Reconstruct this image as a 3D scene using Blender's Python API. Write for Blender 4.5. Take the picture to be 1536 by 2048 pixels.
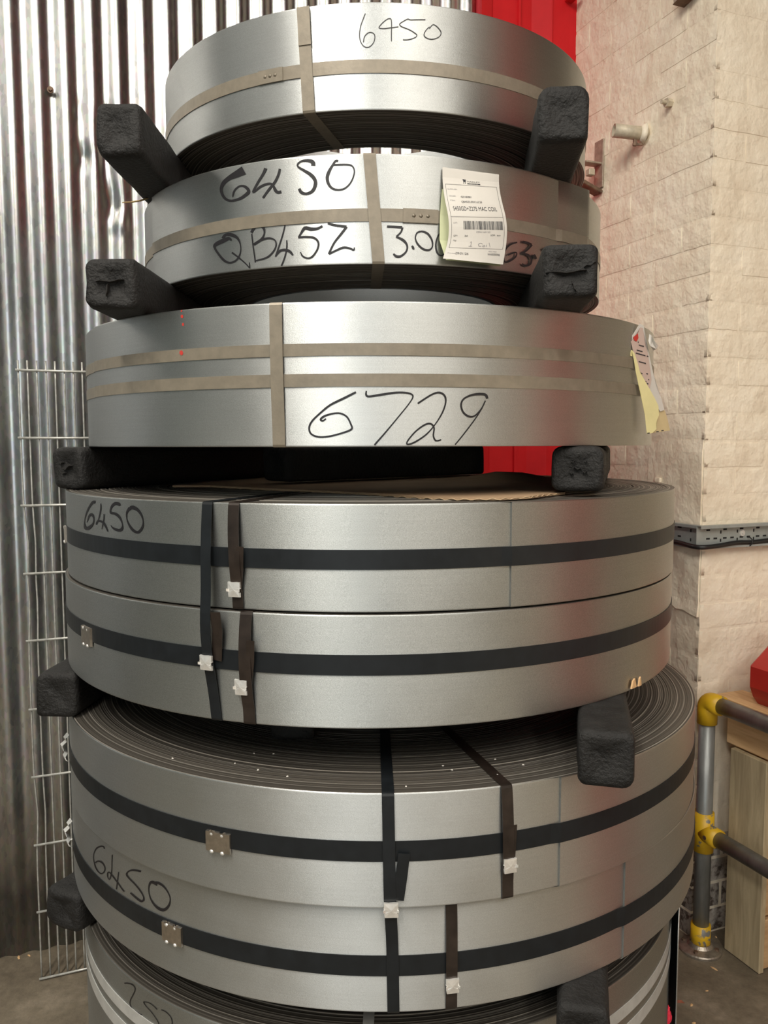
import bpy, bmesh, math, random
from mathutils import Vector, Matrix, noise

random.seed(7)
scene = bpy.context.scene
COL = scene.collection
for ob in list(bpy.data.objects):
    bpy.data.objects.remove(ob)

# ------------------------------------------------------------------ camera
EYE = 1.42                       # lens height above the floor
FPX, PITCH, ROLL = 1637.7, 0.08297, -0.0025
cam_data = bpy.data.cameras.new('camera')
cam_data.sensor_fit = 'HORIZONTAL'
cam_data.sensor_width = 36.0
cam_data.lens = 36.0 * FPX / 1536.0
cam_data.clip_start = 0.02
cam = bpy.data.objects.new('camera', cam_data)
COL.objects.link(cam)
cam.matrix_world = (Matrix.Translation((0, 0, EYE)) @ Matrix.Rotation(math.pi / 2 - PITCH, 4, 'X')
                    @ Matrix.Rotation(ROLL, 4, 'Z'))
scene.camera = cam

# ------------------------------------------------------------------ view, world, lights
vs = scene.view_settings
vs.view_transform = 'Standard'
vs.look = 'None'
vs.gamma = 1.0
vs.use_curve_mapping = False
vs.exposure = 0.33

world = bpy.data.worlds.new('hall')
scene.world = world
world.use_nodes = True
bg = world.node_tree.nodes['Background']
bg.inputs['Color'].default_value = (0.88, 0.97, 1.0, 1)
bg.inputs['Strength'].default_value = 1.6


def strip_light(name, x, y, z, sx, sy, power, col=(1.0, 0.94, 0.84), rz=0.0):
    ld = bpy.data.lights.new(name, 'AREA')
    ld.shape = 'RECTANGLE'
    ld.size, ld.size_y = sx, sy
    ld.energy = power
    ld.color = col
    o = bpy.data.objects.new(name, ld)
    o.location = (x, y, z)
    o.rotation_euler = (0, 0, rz)
    COL.objects.link(o)
    return o


portal = strip_light('added_daylight_portal', -1.3, -7.0, 2.0, 3.8, 4.0, 0)  # portal in an unseen doorway, added behind the camera as a daylight source
portal.rotation_euler = (math.pi / 2, 0, math.pi)
portal.data.cycles.is_portal = True

# rows of fluorescent roof strips over the aisle in front of the stack
strip_light('roof_strip_light', -1.15, -1.6, 4.3, 0.35, 4.2, 195)
strip_light('roof_strip_light', 0.7, -2.2, 4.3, 0.35, 4.2, 75)
strip_light('roof_strip_light', -3.2, -0.8, 4.3, 0.35, 4.2, 28)
strip_light('roof_strip_light', 2.2, -3.2, 4.3, 0.35, 4.2, 120)


# ------------------------------------------------------------------ pixel helpers (photograph frame 1536 x 2048)
def ray(px, py):
    u, w = px - 768.0, py - 1024.0
    c, s = math.cos(ROLL), math.sin(ROLL)
    u, w = (c * u + s * w) / FPX, -(-s * u + c * w) / FPX
    return Vector((u, math.cos(PITCH) + w * math.sin(PITCH), -math.sin(PITCH) + w * math.cos(PITCH)))


def at_z(px, py, z):             # z above the floor
    d = ray(px, py)
    t = (z - EYE) / d.z
    return Vector((d.x * t, d.y * t, z))


def at_y(px, py, y):
    d = ray(px, py)
    t = y / d.y
    return Vector((d.x * t, y, EYE + d.z * t))


def at_plane(px, py, p0, n):
    d = ray(px, py)
    o = Vector((0, 0, EYE))
    t = (Vector(p0) - o).dot(n) / d.dot(n)
    return o + d * t


BETA = math.radians(21.8)        # the building is turned this far from the lens
E1 = Vector((math.cos(BETA), math.sin(BETA), 0))
E2 = Vector((-math.sin(BETA), math.cos(BETA), 0))
UP = Vector((0, 0, 1))


def bl(s, t, z):                 # building coordinates -> world
    p = E1 * s + E2 * t
    return Vector((p.x, p.y, z))


# ------------------------------------------------------------------ object helpers
def obj(name, verts, faces, mat, parent=None, smooth=False, loc=None):
    me = bpy.data.meshes.new(name)
    me.from_pydata([tuple(v) for v in verts], [], faces)
    me.update()
    if smooth:
        me.polygons.foreach_set('use_smooth', [True] * len(me.polygons))
    me.materials.append(mat)
    o = bpy.data.objects.new(name, me)
    COL.objects.link(o)
    if parent:
        o.parent = parent
    if loc is not None:
        o.location = loc
    return o


def tag(o, label=None, cat=None, group=None, kind=None):
    if label:
        o['label'] = label
    if cat:
        o['category'] = cat
    if group:
        o['group'] = group
    if kind:
        o['kind'] = kind
    return o


def empty(name, loc, label=None, cat=None, group=None, kind=None, rz=0.0):
    o = bpy.data.objects.new(name, None)
    o.empty_display_size = 0.05
    COL.objects.link(o)
    o.location = loc
    o.rotation_euler = (0, 0, rz)
    return tag(o, label, cat, group, kind)


def bm_obj(name, bm, mat, parent=None, smooth=False, loc=None):
    bmesh.ops.recalc_face_normals(bm, faces=bm.faces)
    me = bpy.data.meshes.new(name)
    bm.to_mesh(me)
    bm.free()
    if smooth:
        me.polygons.foreach_set('use_smooth', [True] * len(me.polygons))
    me.materials.append(mat)
    o = bpy.data.objects.new(name, me)
    COL.objects.link(o)
    if parent:
        o.parent = parent
    if loc is not None:
        o.location = loc
    return o


def bm_box(bm, c, ax, ay, az, sx, sy, sz, bevel=0.0, seg=2):
    """box centred at c with axes ax, ay, az and full sizes"""
    r = bmesh.ops.create_cube(bm, size=1.0)
    vs_ = r['verts']
    for v in vs_:
        p = v.co.copy()
        v.co = Vector(c) + ax * (p.x * sx) + ay * (p.y * sy) + az * (p.z * sz)
    if bevel > 0:
        es = list({e for v in vs_ for e in v.link_edges})
        bmesh.ops.bevel(bm, geom=es, offset=bevel, segments=seg, affect='EDGES', profile=0.6)


X_, Y_ = Vector((1, 0, 0)), Vector((0, 1, 0))


def tube_mesh(path, rad, seg=16, cap=True, inner=0.0):
    """verts, faces of a tube along path (list of Vector); rad number or list"""
    n = len(path)
    vs_, fs = [], []
    prev = None
    for i, p in enumerate(path):
        if i == 0:
            t = path[1] - path[0]
        elif i == n - 1:
            t = path[-1] - path[-2]
        else:
            t = (path[i + 1] - path[i]).normalized() + (path[i] - path[i - 1]).normalized()
        t.normalize()
        if prev is None:
            a = t.orthogonal().normalized()
        else:
            a = (prev - t * prev.dot(t)).normalized()
        prev = a
        b = t.cross(a)
        r = rad[i] if isinstance(rad, (list, tuple)) else rad
        for k in range(seg):
            an = 2 * math.pi * k / seg
            vs_.append(p + a * (math.cos(an) * r) + b * (math.sin(an) * r))
    for i in range(n - 1):
        for k in range(seg):
            k2 = (k + 1) % seg
            fs.append((i * seg + k, i * seg + k2, (i + 1) * seg + k2, (i + 1) * seg + k))
    if cap:
        fs.append(tuple(reversed(range(seg))))
        fs.append(tuple(range((n - 1) * seg, n * seg)))
    return vs_, fs


def slab_grid(grid, thick, nrm):
    """closed thin sheet from a grid of points [row][col]; thickness along nrm(i,j)"""
    R_, C_ = len(grid), len(grid[0])
    vs_ = [grid[i][j] for i in range(R_) for j in range(C_)]
    vs_ += [grid[i][j] - nrm(i, j) * thick for i in range(R_) for j in range(C_)]
    N = R_ * C_
    fs = []
    for i in range(R_ - 1):
        for j in range(C_ - 1):
            a, b, c, d = i * C_ + j, i * C_ + j + 1, (i + 1) * C_ + j + 1, (i + 1) * C_ + j
            fs.append((a, b, c, d))
            fs.append((N + d, N + c, N + b, N + a))
    for j in range(C_ - 1):
        fs.append((j + 1, j, N + j, N + j + 1))
        a = (R_ - 1) * C_ + j
        fs.append((a, a + 1, N + a + 1, N + a))
    for i in range(R_ - 1):
        a, b = i * C_, (i + 1) * C_
        fs.append((a, b, N + b, N + a))
        a, b = i * C_ + C_ - 1, (i + 1) * C_ + C_ - 1
        fs.append((b, a, N + a, N + b))
    return vs_, fs


# ------------------------------------------------------------------ materials
def new_mat(name):
    m = bpy.data.materials.new(name)
    m.use_nodes = True
    nt = m.node_tree
    return m, nt, nt.nodes, nt.links, nt.nodes['Principled BSDF']


def ramp(nodes, stops):
    r = nodes.new('ShaderNodeValToRGB')
    el = r.color_ramp.elements
    while len(el) < len(stops):
        el.new(0.5)
    for e, (p, c) in zip(el, stops):
        e.position = p
        e.color = (c[0], c[1], c[2], 1)
    return r


def noise_node(nodes, links, scale, detail=4, rough=0.55, vec=None, dims='3D'):
    n = nodes.new('ShaderNodeTexNoise')
    n.noise_dimensions = dims
    n.inputs['Scale'].default_value = scale
    n.inputs['Detail'].default_value = detail
    n.inputs['Roughness'].default_value = rough
    if vec is not None:
        links.new(vec, n.inputs['Vector'])
    return n


def simple_mat(name, col, rough=0.5, metal=0.0, var=0.15, scale=30, bump=0.0, bscale=None, spec=0.5, rvar=0.0, stretch=None):
    m, nt, nodes, links, p = new_mat(name)
    tc = nodes.new('ShaderNodeTexCoord')
    vec = tc.outputs['Object']
    if stretch:
        mp = nodes.new('ShaderNodeMapping')
        mp.inputs['Scale'].default_value = stretch
        links.new(vec, mp.inputs['Vector'])
        vec = mp.outputs['Vector']
    n = noise_node(nodes, links, scale, 5, 0.6, vec)
    lo = [max(0, c * (1 - var)) for c in col]
    hi = [min(1, c * (1 + var)) for c in col]
    r = ramp(nodes, [(0.3, lo), (0.7, hi)])
    links.new(n.outputs['Fac'], r.inputs['Fac'])
    links.new(r.outputs['Color'], p.inputs['Base Color'])
    p.inputs['Roughness'].default_value = rough
    p.inputs['Metallic'].default_value = metal
    p.inputs['Specular IOR Level'].default_value = spec
    if rvar:
        mr = nodes.new('ShaderNodeMapRange')
        mr.inputs['To Min'].default_value = max(0.02, rough - rvar)
        mr.inputs['To Max'].default_value = min(1, rough + rvar)
        links.new(n.outputs['Fac'], mr.inputs['Value'])
        links.new(mr.outputs['Result'], p.inputs['Roughness'])
    if bump:
        b = nodes.new('ShaderNodeBump')
        b.inputs['Strength'].default_value = bump
        b.inputs['Distance'].default_value = 0.004
        n2 = noise_node(nodes, links, bscale or scale * 3, 5, 0.6, vec)
        links.new(n2.outputs['Fac'], b.inputs['Height'])
        links.new(b.outputs['Normal'], p.inputs['Normal'])
    return m


def galvanised(name, col, rough, aniso, mottle=0.10, streak=0.04):
    """rolled zinc coated sheet: spread of the gloss runs up the sheet (UV u = height)"""
    m, nt, nodes, links, p = new_mat(name)
    tc = nodes.new('ShaderNodeTexCoord')
    n1 = noise_node(nodes, links, 900, 2, 0.5, tc.outputs['Object'])      # fine zinc speckle
    n2 = noise_node(nodes, links, 5, 4, 0.6, tc.outputs['Object'])        # cloudy handling marks
    mp = nodes.new('ShaderNodeMapping')
    mp.inputs['Scale'].default_value = (6, 6, 420)
    links.new(tc.outputs['Object'], mp.inputs['Vector'])
    n3 = noise_node(nodes, links, 1.0, 3, 0.6, mp.outputs['Vector'])      # rolling lines
    r1 = ramp(nodes, [(0.3, [c * (1 - mottle) for c in col]), (0.7, [min(1, c * (1 + mottle)) for c in col])])
    links.new(n1.outputs['Fac'], r1.inputs['Fac'])
    r3 = ramp(nodes, [(0.35, [1 - streak] * 3), (0.65, [1.0] * 3)])
    links.new(n3.outputs['Fac'], r3.inputs['Fac'])
    mx = nodes.new('ShaderNodeMix')
    mx.data_type = 'RGBA'
    mx.blend_type = 'MULTIPLY'
    mx.inputs['Factor'].default_value = 1.0
    links.new(r1.outputs['Color'], mx.inputs['A'])
    links.new(r3.outputs['Color'], mx.inputs['B'])
    links.new(mx.outputs['Result'], p.inputs['Base Color'])
    p.inputs['Metallic'].default_value = 1.0
    mr = nodes.new('ShaderNodeMapRange')
    mr.inputs['From Min'].default_value = 0.3
    mr.inputs['From Max'].default_value = 0.7
    mr.inputs['To Min'].default_value = rough - 0.05
    mr.inputs['To Max'].default_value = rough + 0.05
    links.new(n2.outputs['Fac'], mr.inputs['Value'])
    links.new(mr.outputs['Result'], p.inputs['Roughness'])
    p.inputs['Anisotropic'].default_value = aniso
    tg = nodes.new('ShaderNodeTangent')
    tg.direction_type = 'UV_MAP'
    tg.uv_map = 'UVMap'
    links.new(tg.outputs['Tangent'], p.inputs['Tangent'])
    b = nodes.new('ShaderNodeBump')
    b.inputs['Strength'].default_value = 0.10
    b.inputs['Distance'].default_value = 0.002
    links.new(n1.outputs['Fac'], b.inputs['Height'])
    links.new(b.outputs['Normal'], p.inputs['Normal'])
    return m


def coil_edge_mat():
    m, nt, nodes, links, p = new_mat('slit_strip_edges')
    tc = nodes.new('ShaderNodeTexCoord')
    sp = nodes.new('ShaderNodeSeparateXYZ')
    links.new(tc.outputs['Object'], sp.inputs['Vector'])
    cb = nodes.new('ShaderNodeCombineXYZ')
    links.new(sp.outputs['X'], cb.inputs['X'])
    links.new(sp.outputs['Y'], cb.inputs['Y'])
    ln = nodes.new('ShaderNodeVectorMath')
    ln.operation = 'LENGTH'
    links.new(cb.outputs['Vector'], ln.inputs[0])
    n = nodes.new('ShaderNodeTexNoise')
    n.noise_dimensions = '1D'
    n.inputs['Scale'].default_value = 330
    n.inputs['Detail'].default_value = 2
    links.new(ln.outputs['Value'], n.inputs['W'])
    r = ramp(nodes, [(0.30, (0.045, 0.040, 0.034)), (0.52, (0.13, 0.117, 0.10)), (0.72, (0.48, 0.45, 0.40))])
    links.new(n.outputs['Fac'], r.inputs['Fac'])
    links.new(r.outputs['Color'], p.inputs['Base Color'])
    p.inputs['Metallic'].default_value = 0.6
    p.inputs['Roughness'].default_value = 0.45
    return m


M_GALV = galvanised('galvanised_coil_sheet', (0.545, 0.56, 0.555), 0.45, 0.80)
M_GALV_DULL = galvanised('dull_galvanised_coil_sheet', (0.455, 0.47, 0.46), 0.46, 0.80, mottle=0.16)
M_EDGE = coil_edge_mat()
M_LAP = simple_mat('cut_sheet_end', (0.20, 0.20, 0.19), 0.5, 0.6, 0.1, 60)
M_TAUPE = simple_mat('taupe_strap', (0.225, 0.195, 0.15), 0.42, 0.25, 0.12, 60, 0.05, stretch=(1, 1, 1))
M_BLACK = simple_mat('blue_black_strap', (0.008, 0.010, 0.012), 0.42, 0.0, 0.25, 40, spec=0.35)
M_BROWN = simple_mat('brown_black_strap', (0.030, 0.022, 0.018), 0.30, 0.35, 0.35, 40, spec=0.6)
M_SEAL = simple_mat('bright_seal_steel', (0.85, 0.84, 0.81), 0.36, 0.7, 0.1, 120, 0.10)
M_SEAL2 = simple_mat('dull_seal_steel', (0.50, 0.46, 0.41), 0.33, 1.0, 0.15, 120, 0.10)
M_BLOCK = simple_mat('black_tarred_timber', (0.0105, 0.0100, 0.0096), 0.62, 0.0, 0.5, 26, 0.9, 150, spec=0.36, rvar=0.12)
M_INK = simple_mat('black_marker_ink', (0.008, 0.007, 0.009), 0.45, 0.0, 0.1, 50)
M_PAPER = simple_mat('white_label_paper', (0.59, 0.565, 0.52), 0.6, 0.0, 0.03, 20)
M_PRINT = simple_mat('black_print', (0.03, 0.03, 0.035), 0.7, 0.0, 0.05, 20)
M_PRINTG = simple_mat('grey_print', (0.22, 0.21, 0.22), 0.7, 0.0, 0.05, 20)
M_YELLOWP = simple_mat('pale_yellow_paper', (0.72, 0.66, 0.34), 0.6, 0.0, 0.08, 20)
M_GREENP = simple_mat('pale_green_backing_paper', (0.55, 0.58, 0.36), 0.6, 0.0, 0.05, 20)
M_KRAFT = simple_mat('kraft_paper', (0.56, 0.45, 0.25), 0.65, 0.0, 0.08, 20)
M_PINKP = simple_mat('pinkish_label_paper', (0.52, 0.40, 0.35), 0.6, 0.0, 0.05, 20)
M_REDINK = simple_mat('red_print', (0.50, 0.04, 0.03), 0.5, 0.0, 0.1, 20)
M_CARD = simple_mat('brown_cardboard', (0.33, 0.22, 0.13), 0.8, 0.0, 0.12, 8, 0.1, 60)
M_CARDE = simple_mat('cardboard_flute_edge', (0.45, 0.33, 0.20), 0.8, 0.0, 0.2, 200)
M_TUBE = simple_mat('grey_steel_tube', (0.25, 0.26, 0.255), 0.40, 0.45, 0.35, 22, 0.05, stretch=(1, 1, 0.25))
M_FLANGE = simple_mat('worn_steel_flange', (0.36, 0.32, 0.27), 0.42, 0.8, 0.4, 40, 0.2)
M_RED = simple_mat('red_painted_steel', (0.56, 0.012, 0.017), 0.55, 0.0, 0.10, 8, spec=0.2)
M_REDP = simple_mat('red_plastic', (0.42, 0.022, 0.016), 0.40, 0.0, 0.12, 10)
M_WIRE = simple_mat('zinc_wire', (0.50, 0.495, 0.46), 0.40, 0.5, 0.25, 60)
M_TRAY = simple_mat('zinc_cable_tray', (0.36, 0.39, 0.38), 0.45, 0.4, 0.12, 20)
M_RUBBER = simple_mat('black_cable', (0.012, 0.012, 0.012), 0.45, 0.0, 0.2, 30)
M_RUST = simple_mat('rusty_steel', (0.17, 0.11, 0.075), 0.6, 0.5, 0.45, 50, 0.3)
M_PIPE = simple_mat('painted_pipe_stub', (0.52, 0.45, 0.34), 0.5, 0.1, 0.25, 30, 0.15)
M_DARK = simple_mat('dark_hole', (0.012, 0.011, 0.010), 0.9, 0.0, 0.1, 20)
M_STRAW = simple_mat('pale_straw', (0.55, 0.38, 0.17), 0.7, 0.0, 0.15, 60)
M_PLATE = simple_mat('slotted_bracket_steel', (0.38, 0.31, 0.24), 0.5, 0.3, 0.3, 40, 0.2)


def wood_mat(name, c1, c2, scale=(14, 14, 1.6)):
    m, nt, nodes, links, p = new_mat(name)
    tc = nodes.new('ShaderNodeTexCoord')
    mp = nodes.new('ShaderNodeMapping')
    mp.inputs['Scale'].default_value = scale
    links.new(tc.outputs['Object'], mp.inputs['Vector'])
    n = noise_node(nodes, links, 3.0, 7, 0.65, mp.outputs['Vector'])
    n.inputs['Distortion'].default_value = 0.6
    r = ramp(nodes, [(0.30, c1), (0.68, c2)])
    links.new(n.outputs['Fac'], r.inputs['Fac'])
    links.new(r.outputs['Color'], p.inputs['Base Color'])
    p.inputs['Roughness'].default_value = 0.72
    b = nodes.new('ShaderNodeBump')
    b.inputs['Strength'].default_value = 0.25
    b.inputs['Distance'].default_value = 0.003
    links.new(n.outputs['Fac'], b.inputs['Height'])
    links.new(b.outputs['Normal'], p.inputs['Normal'])
    return m


M_PINE = wood_mat('fresh_pine', (0.50, 0.29, 0.13), (0.74, 0.49, 0.26))
M_PINEH = wood_mat('fresh_pine_along', (0.50, 0.29, 0.13), (0.74, 0.49, 0.26), (14, 1.6, 14))
M_WEATH = wood_mat('weathered_board', (0.32, 0.25, 0.15), (0.54, 0.44, 0.28))


def yellow_mat():
    """chipped yellow paint over grey cast iron"""
    m, nt, nodes, links, p = new_mat('chipped_yellow_paint')
    tc = nodes.new('ShaderNodeTexCoord')
    n = noise_node(nodes, links, 22, 5, 0.6, tc.outputs['Object'])
    r = ramp(nodes, [(0.40, (0.16, 0.155, 0.14)), (0.435, (0.66, 0.40, 0.015))])
    links.new(n.outputs['Fac'], r.inputs['Fac'])
    links.new(r.outputs['Color'], p.inputs['Base Color'])
    p.inputs['Roughness'].default_value = 0.42
    return m


M_YELLOW = yellow_mat()


def corrugated_mat():
    m, nt, nodes, links, p = new_mat('galvanised_corrugated_sheet')
    tc = nodes.new('ShaderNodeTexCoord')
    mp = nodes.new('ShaderNodeMapping')
    mp.inputs['Scale'].default_value = (1, 1, 0.35)
    links.new(tc.outputs['Object'], mp.inputs['Vector'])
    v = nodes.new('ShaderNodeTexVoronoi')
    v.inputs['Scale'].default_value = 140
    links.new(mp.outputs['Vector'], v.inputs['Vector'])
    n = noise_node(nodes, links, 4.0, 6, 0.65, mp.outputs['Vector'])
    r = ramp(nodes, [(0.35, (0.35, 0.335, 0.315)), (0.6, (0.48, 0.48, 0.46))])
    links.new(n.outputs['Fac'], r.inputs['Fac'])
    mx = nodes.new('ShaderNodeMix')
    mx.data_type = 'RGBA'
    mx.blend_type = 'OVERLAY'
    mx.inputs['Factor'].default_value = 0.2
    links.new(r.outputs['Color'], mx.inputs['A'])
    links.new(v.outputs['Color'], mx.inputs['B'])
    hs = nodes.new('ShaderNodeHueSaturation')
    hs.inputs['Saturation'].default_value = 0.35
    links.new(mx.outputs['Result'], hs.inputs['Color'])
    links.new(hs.outputs['Color'], p.inputs['Base Color'])
    p.inputs['Metallic'].default_value = 1.0
    mr = nodes.new('ShaderNodeMapRange')
    mr.inputs['To Min'].default_value = 0.24
    mr.inputs['To Max'].default_value = 0.34
    links.new(n.outputs['Fac'], mr.inputs['Value'])
    links.new(mr.outputs['Result'], p.inputs['Roughness'])
    return m


M_CORR = corrugated_mat()


def paint_brick_mat(name, peel):
    m, nt, nodes, links, p = new_mat(name)
    tc = nodes.new('ShaderNodeTexCoord')
    geo = nodes.new('ShaderNodeNewGeometry')
    n = noise_node(nodes, links, 9, 6, 0.6, geo.outputs['Position'])
    n2 = noise_node(nodes, links, 34, 6, 0.7, geo.outputs['Position'])
    if peel:
        r = ramp(nodes, [(0.42, (0.10, 0.075, 0.06)), (0.50, (0.36, 0.31, 0.27)), (0.62, (0.50, 0.45, 0.39))])
        links.new(n2.outputs['Fac'], r.inputs['Fac'])
    else:
        r = ramp(nodes, [(0.25, (0.76, 0.65, 0.50)), (0.5, (0.85, 0.755, 0.60)), (0.75, (0.88, 0.80, 0.66))])
        links.new(n.outputs['Fac'], r.inputs['Fac'])
    links.new(r.outputs['Color'], p.inputs['Base Color'])
    p.inputs['Roughness'].default_value = 0.50
    b = nodes.new('ShaderNodeBump')
    b.inputs['Strength'].default_value = 0.6 if not peel else 0.9
    b.inputs['Distance'].default_value = 0.012
    n3 = noise_node(nodes, links, 17, 3, 0.5, geo.outputs['Position'])
    ad = nodes.new('ShaderNodeMath')
    ad.operation = 'MULTIPLY_ADD'
    ad.inputs[1].default_value = 0.35
    links.new(n2.outputs['Fac'], ad.inputs[0])
    links.new(n3.outputs['Fac'], ad.inputs[2])
    links.new(ad.outputs['Value'], b.inputs['Height'])
    links.new(b.outputs['Normal'], p.inputs['Normal'])
    return m


M_BRICK = paint_brick_mat('cream_painted_brick', False)
M_PEEL = paint_brick_mat('peeling_brick', True)


def floor_mat():
    m, nt, nodes, links, p = new_mat('dirty_concrete')
    tc = nodes.new('ShaderNodeTexCoord')
    n = noise_node(nodes, links, 3.2, 8, 0.65, tc.outputs['Object'])
    n2 = noise_node(nodes, links, 40, 5, 0.7, tc.outputs['Object'])
    r = ramp(nodes, [(0.30, (0.075, 0.058, 0.040)), (0.55, (0.18, 0.148, 0.105)), (0.75, (0.30, 0.25, 0.19))])
    links.new(n.outputs['Fac'], r.inputs['Fac'])
    r2 = ramp(nodes, [(0.35, (0.7, 0.7, 0.7)), (0.65, (1.1, 1.1, 1.1))])
    links.new(n2.outputs['Fac'], r2.inputs['Fac'])
    mx = nodes.new('ShaderNodeMix')
    mx.data_type = 'RGBA'
    mx.blend_type = 'MULTIPLY'
    mx.inputs['Factor'].default_value = 0.8
    links.new(r.outputs['Color'], mx.inputs['A'])
    links.new(r2.outputs['Color'], mx.inputs['B'])
    links.new(mx.outputs['Result'], p.inputs['Base Color'])
    p.inputs['Roughness'].default_value = 0.62
    b = nodes.new('ShaderNodeBump')
    b.inputs['Strength'].default_value = 0.4
    b.inputs['Distance'].default_value = 0.006
    links.new(n2.outputs['Fac'], b.inputs['Height'])
    links.new(b.outputs['Normal'], p.inputs['Normal'])
    return m


M_FLOOR = floor_mat()

# ------------------------------------------------------------------ the setting
# floor
fl = obj('floor', [(-6, -7, 0), (6, -7, 0), (6, 5, 0), (-6, 5, 0), (-6, -7, -0.1), (6, -7, -0.1), (6, 5, -0.1), (-6, 5, -0.1)],
         [(0, 1, 2, 3), (7, 6, 5, 4), (0, 4, 5, 1), (1, 5, 6, 2), (2, 6, 7, 3), (3, 7, 4, 0)], M_FLOOR)
tag(fl, kind='structure')

# the rest of the hall: far left cladding, rear wall with a doorway added to let daylight in, right wall, roof
M_CLAD = simple_mat('blue_grey_cladding', (0.17, 0.215, 0.225), 0.6, 0.0, 0.15, 3)
M_REAR = simple_mat('grey_rear_wall', (0.22, 0.21, 0.19), 0.7, 0.0, 0.15, 3)
M_DARKW = simple_mat('brown_boarding', (0.12, 0.088, 0.068), 0.8, 0.0, 0.2, 3)
M_ROOF = simple_mat('dark_roof_sheet', (0.09, 0.08, 0.07), 0.7, 0.0, 0.15, 3)


def slab(name, x0, x1, y0, y1, z0, z1, mat):
    bm_ = bmesh.new()
    bm_box(bm_, ((x0 + x1) / 2, (y0 + y1) / 2, (z0 + z1) / 2), X_, Y_, UP, x1 - x0, y1 - y0, z1 - z0)
    return tag(bm_obj(name, bm_, mat), kind='structure')


slab('wall_left', -5.1, -5.0, -7, 5, 0, 5.0, M_CLAD)
slab('wall_far_right', 5.5, 5.6, -7, 5, 0, 5.0, M_DARKW)
slab('wall_added_reflector', 3.6, 3.7, -4.2, 3.3, 0, 2.3, M_BRICK)  # unseen low wall, added so the coils' right sides mirror something pale
slab('ceiling', -5.1, 5.6, -7.1, 5, 5.0, 5.1, M_ROOF)
slab('wall_rear_west', -5.0, -3.2, -7.1, -7.0, 0, 5.0, M_REAR)
slab('wall_rear_east', 0.6, 5.5, -7.1, -7.0, 0, 5.0, M_REAR)
slab('wall_rear_lintel', -3.2, 0.6, -7.1, -7.0, 4.0, 5.0, M_REAR)

# corrugated back wall
WALL_T = 2.405                   # building t of the sheet's middle plane
PER, AMP = 0.0666, 0.0052
S_DARK = -0.0604                 # a dark (towards the stack) flank sits here
wall_back = empty('wall_back', bl(0, WALL_T, 0), kind='structure', rz=BETA)


def corrugation():
    s0, s1 = -4.2, 1.278
    per_n = 14
    ns = int((s1 - s0) / PER * per_n)
    zs_ = [0.0, 0.5, 1.0]
    z = 1.0
    while z < 2.6:
        z += 0.022 if 1.9 < z < 2.5 else 0.12
        zs_.append(z)
    zs_ += [3.2, 5.0]
    dents = [(0.165, 2.285, 0.022, 0.020, 0.016), (0.150, 2.23, 0.018, 0.06, 0.008), (0.100, 2.19, 0.016, 0.014, 0.014),
             (0.172, 2.07, 0.016, 0.05, 0.011), (0.178, 2.025, 0.020, 0.012, -0.012), (0.086, 2.315, 0.008, 0.008, 0.006),
             (0.045, 1.46, 0.010, 0.012, 0.007)]
    vs_, fs = [], []
    for z in zs_:
        for i in range(ns + 1):
            s = s0 + (s1 - s0) * i / ns
            ph = 2 * math.pi * (s - S_DARK) / PER
            # height towards the room; right-facing flank centred at S_DARK
            d = AMP * math.sin(-ph)
            for (ds, dz, rs, rz_, k) in dents:
                q = ((s - ds) / rs) ** 2 + ((z - dz) / rz_) ** 2
                if q < 9:
                    d -= k * math.exp(-q)
            vs_.append((s, -d * -1 if False else -d, z))
    w = ns + 1
    for j in range(len(zs_) - 1):
        for i in range(ns):
            fs.append((j * w + i, j * w + i + 1, (j + 1) * w + i + 1, (j + 1) * w + i))
    o = obj('corrugated_sheet', vs_, fs, M_CORR, wall_back, smooth=True)
    md = o.modifiers.new('thickness', 'SOLIDIFY')
    md.thickness = 0.0012
    md.offset = 1
    return o


corrugation()
for (s, z) in ((0.019, 2.347), (0.345, 2.36)):
    bm = bmesh.new()
    bmesh.ops.create_cone(bm, cap_ends=True, segments=16, radius1=0.0085, radius2=0.0085, depth=0.003,
                          matrix=Matrix.Translation((s, -0.010, z)) @ Matrix.Rotation(math.pi / 2, 4, 'X'))
    bmesh.ops.create_cone(bm, cap_ends=True, segments=6, radius1=0.005, radius2=0.0042, depth=0.006,
                          matrix=Matrix.Translation((s, -0.0140, z)) @ Matrix.Rotation(math.pi / 2, 4, 'X'))
    bm_obj('sheet_bolt', bm, M_RUST, wall_back)

# red folded sheet next to it, up to the pier
CS, CT = Vector((0.878, 2.248, 0)).dot(E1), Vector((0.878, 2.248, 0)).dot(E2)   # pier corner
red = empty('wall_red_cladding', bl(1.28, WALL_T, 0), kind='structure', rz=BETA)
prof = [(0.000, 0.02), (0.006, 0.02), (0.008, -0.022), (0.052, -0.004), (0.060, 0.002), (0.150, 0.002), (0.152, -0.006), (0.157, -0.006), (0.159, 0.006),
        (0.208, 0.010), (0.262, -0.020), (0.266, -0.022), (0.270, -0.012), (0.345, -0.006), (0.40, -0.006)]
vs_, fs = [], []
for z in (0.0, 5.0):
    for (s, d) in prof:
        vs_.append((s, d, z))
n = len(prof)
for i in range(n - 1):
    fs.append((i, i + 1, n + i + 1, n + i))
o = obj('folded_red_sheet', vs_, fs, M_RED, red)
md = o.modifiers.new('thickness', 'SOLIDIFY')
md.thickness = 0.0015
md.offset = 1
bm = bmesh.new()
bm_box(bm, (0.337, -0.03, 2.872), X_, Y_, UP, 0.03, 0.05, 0.012, 0.002)
bm_obj('red_catch', bm, M_RED, red)

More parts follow.
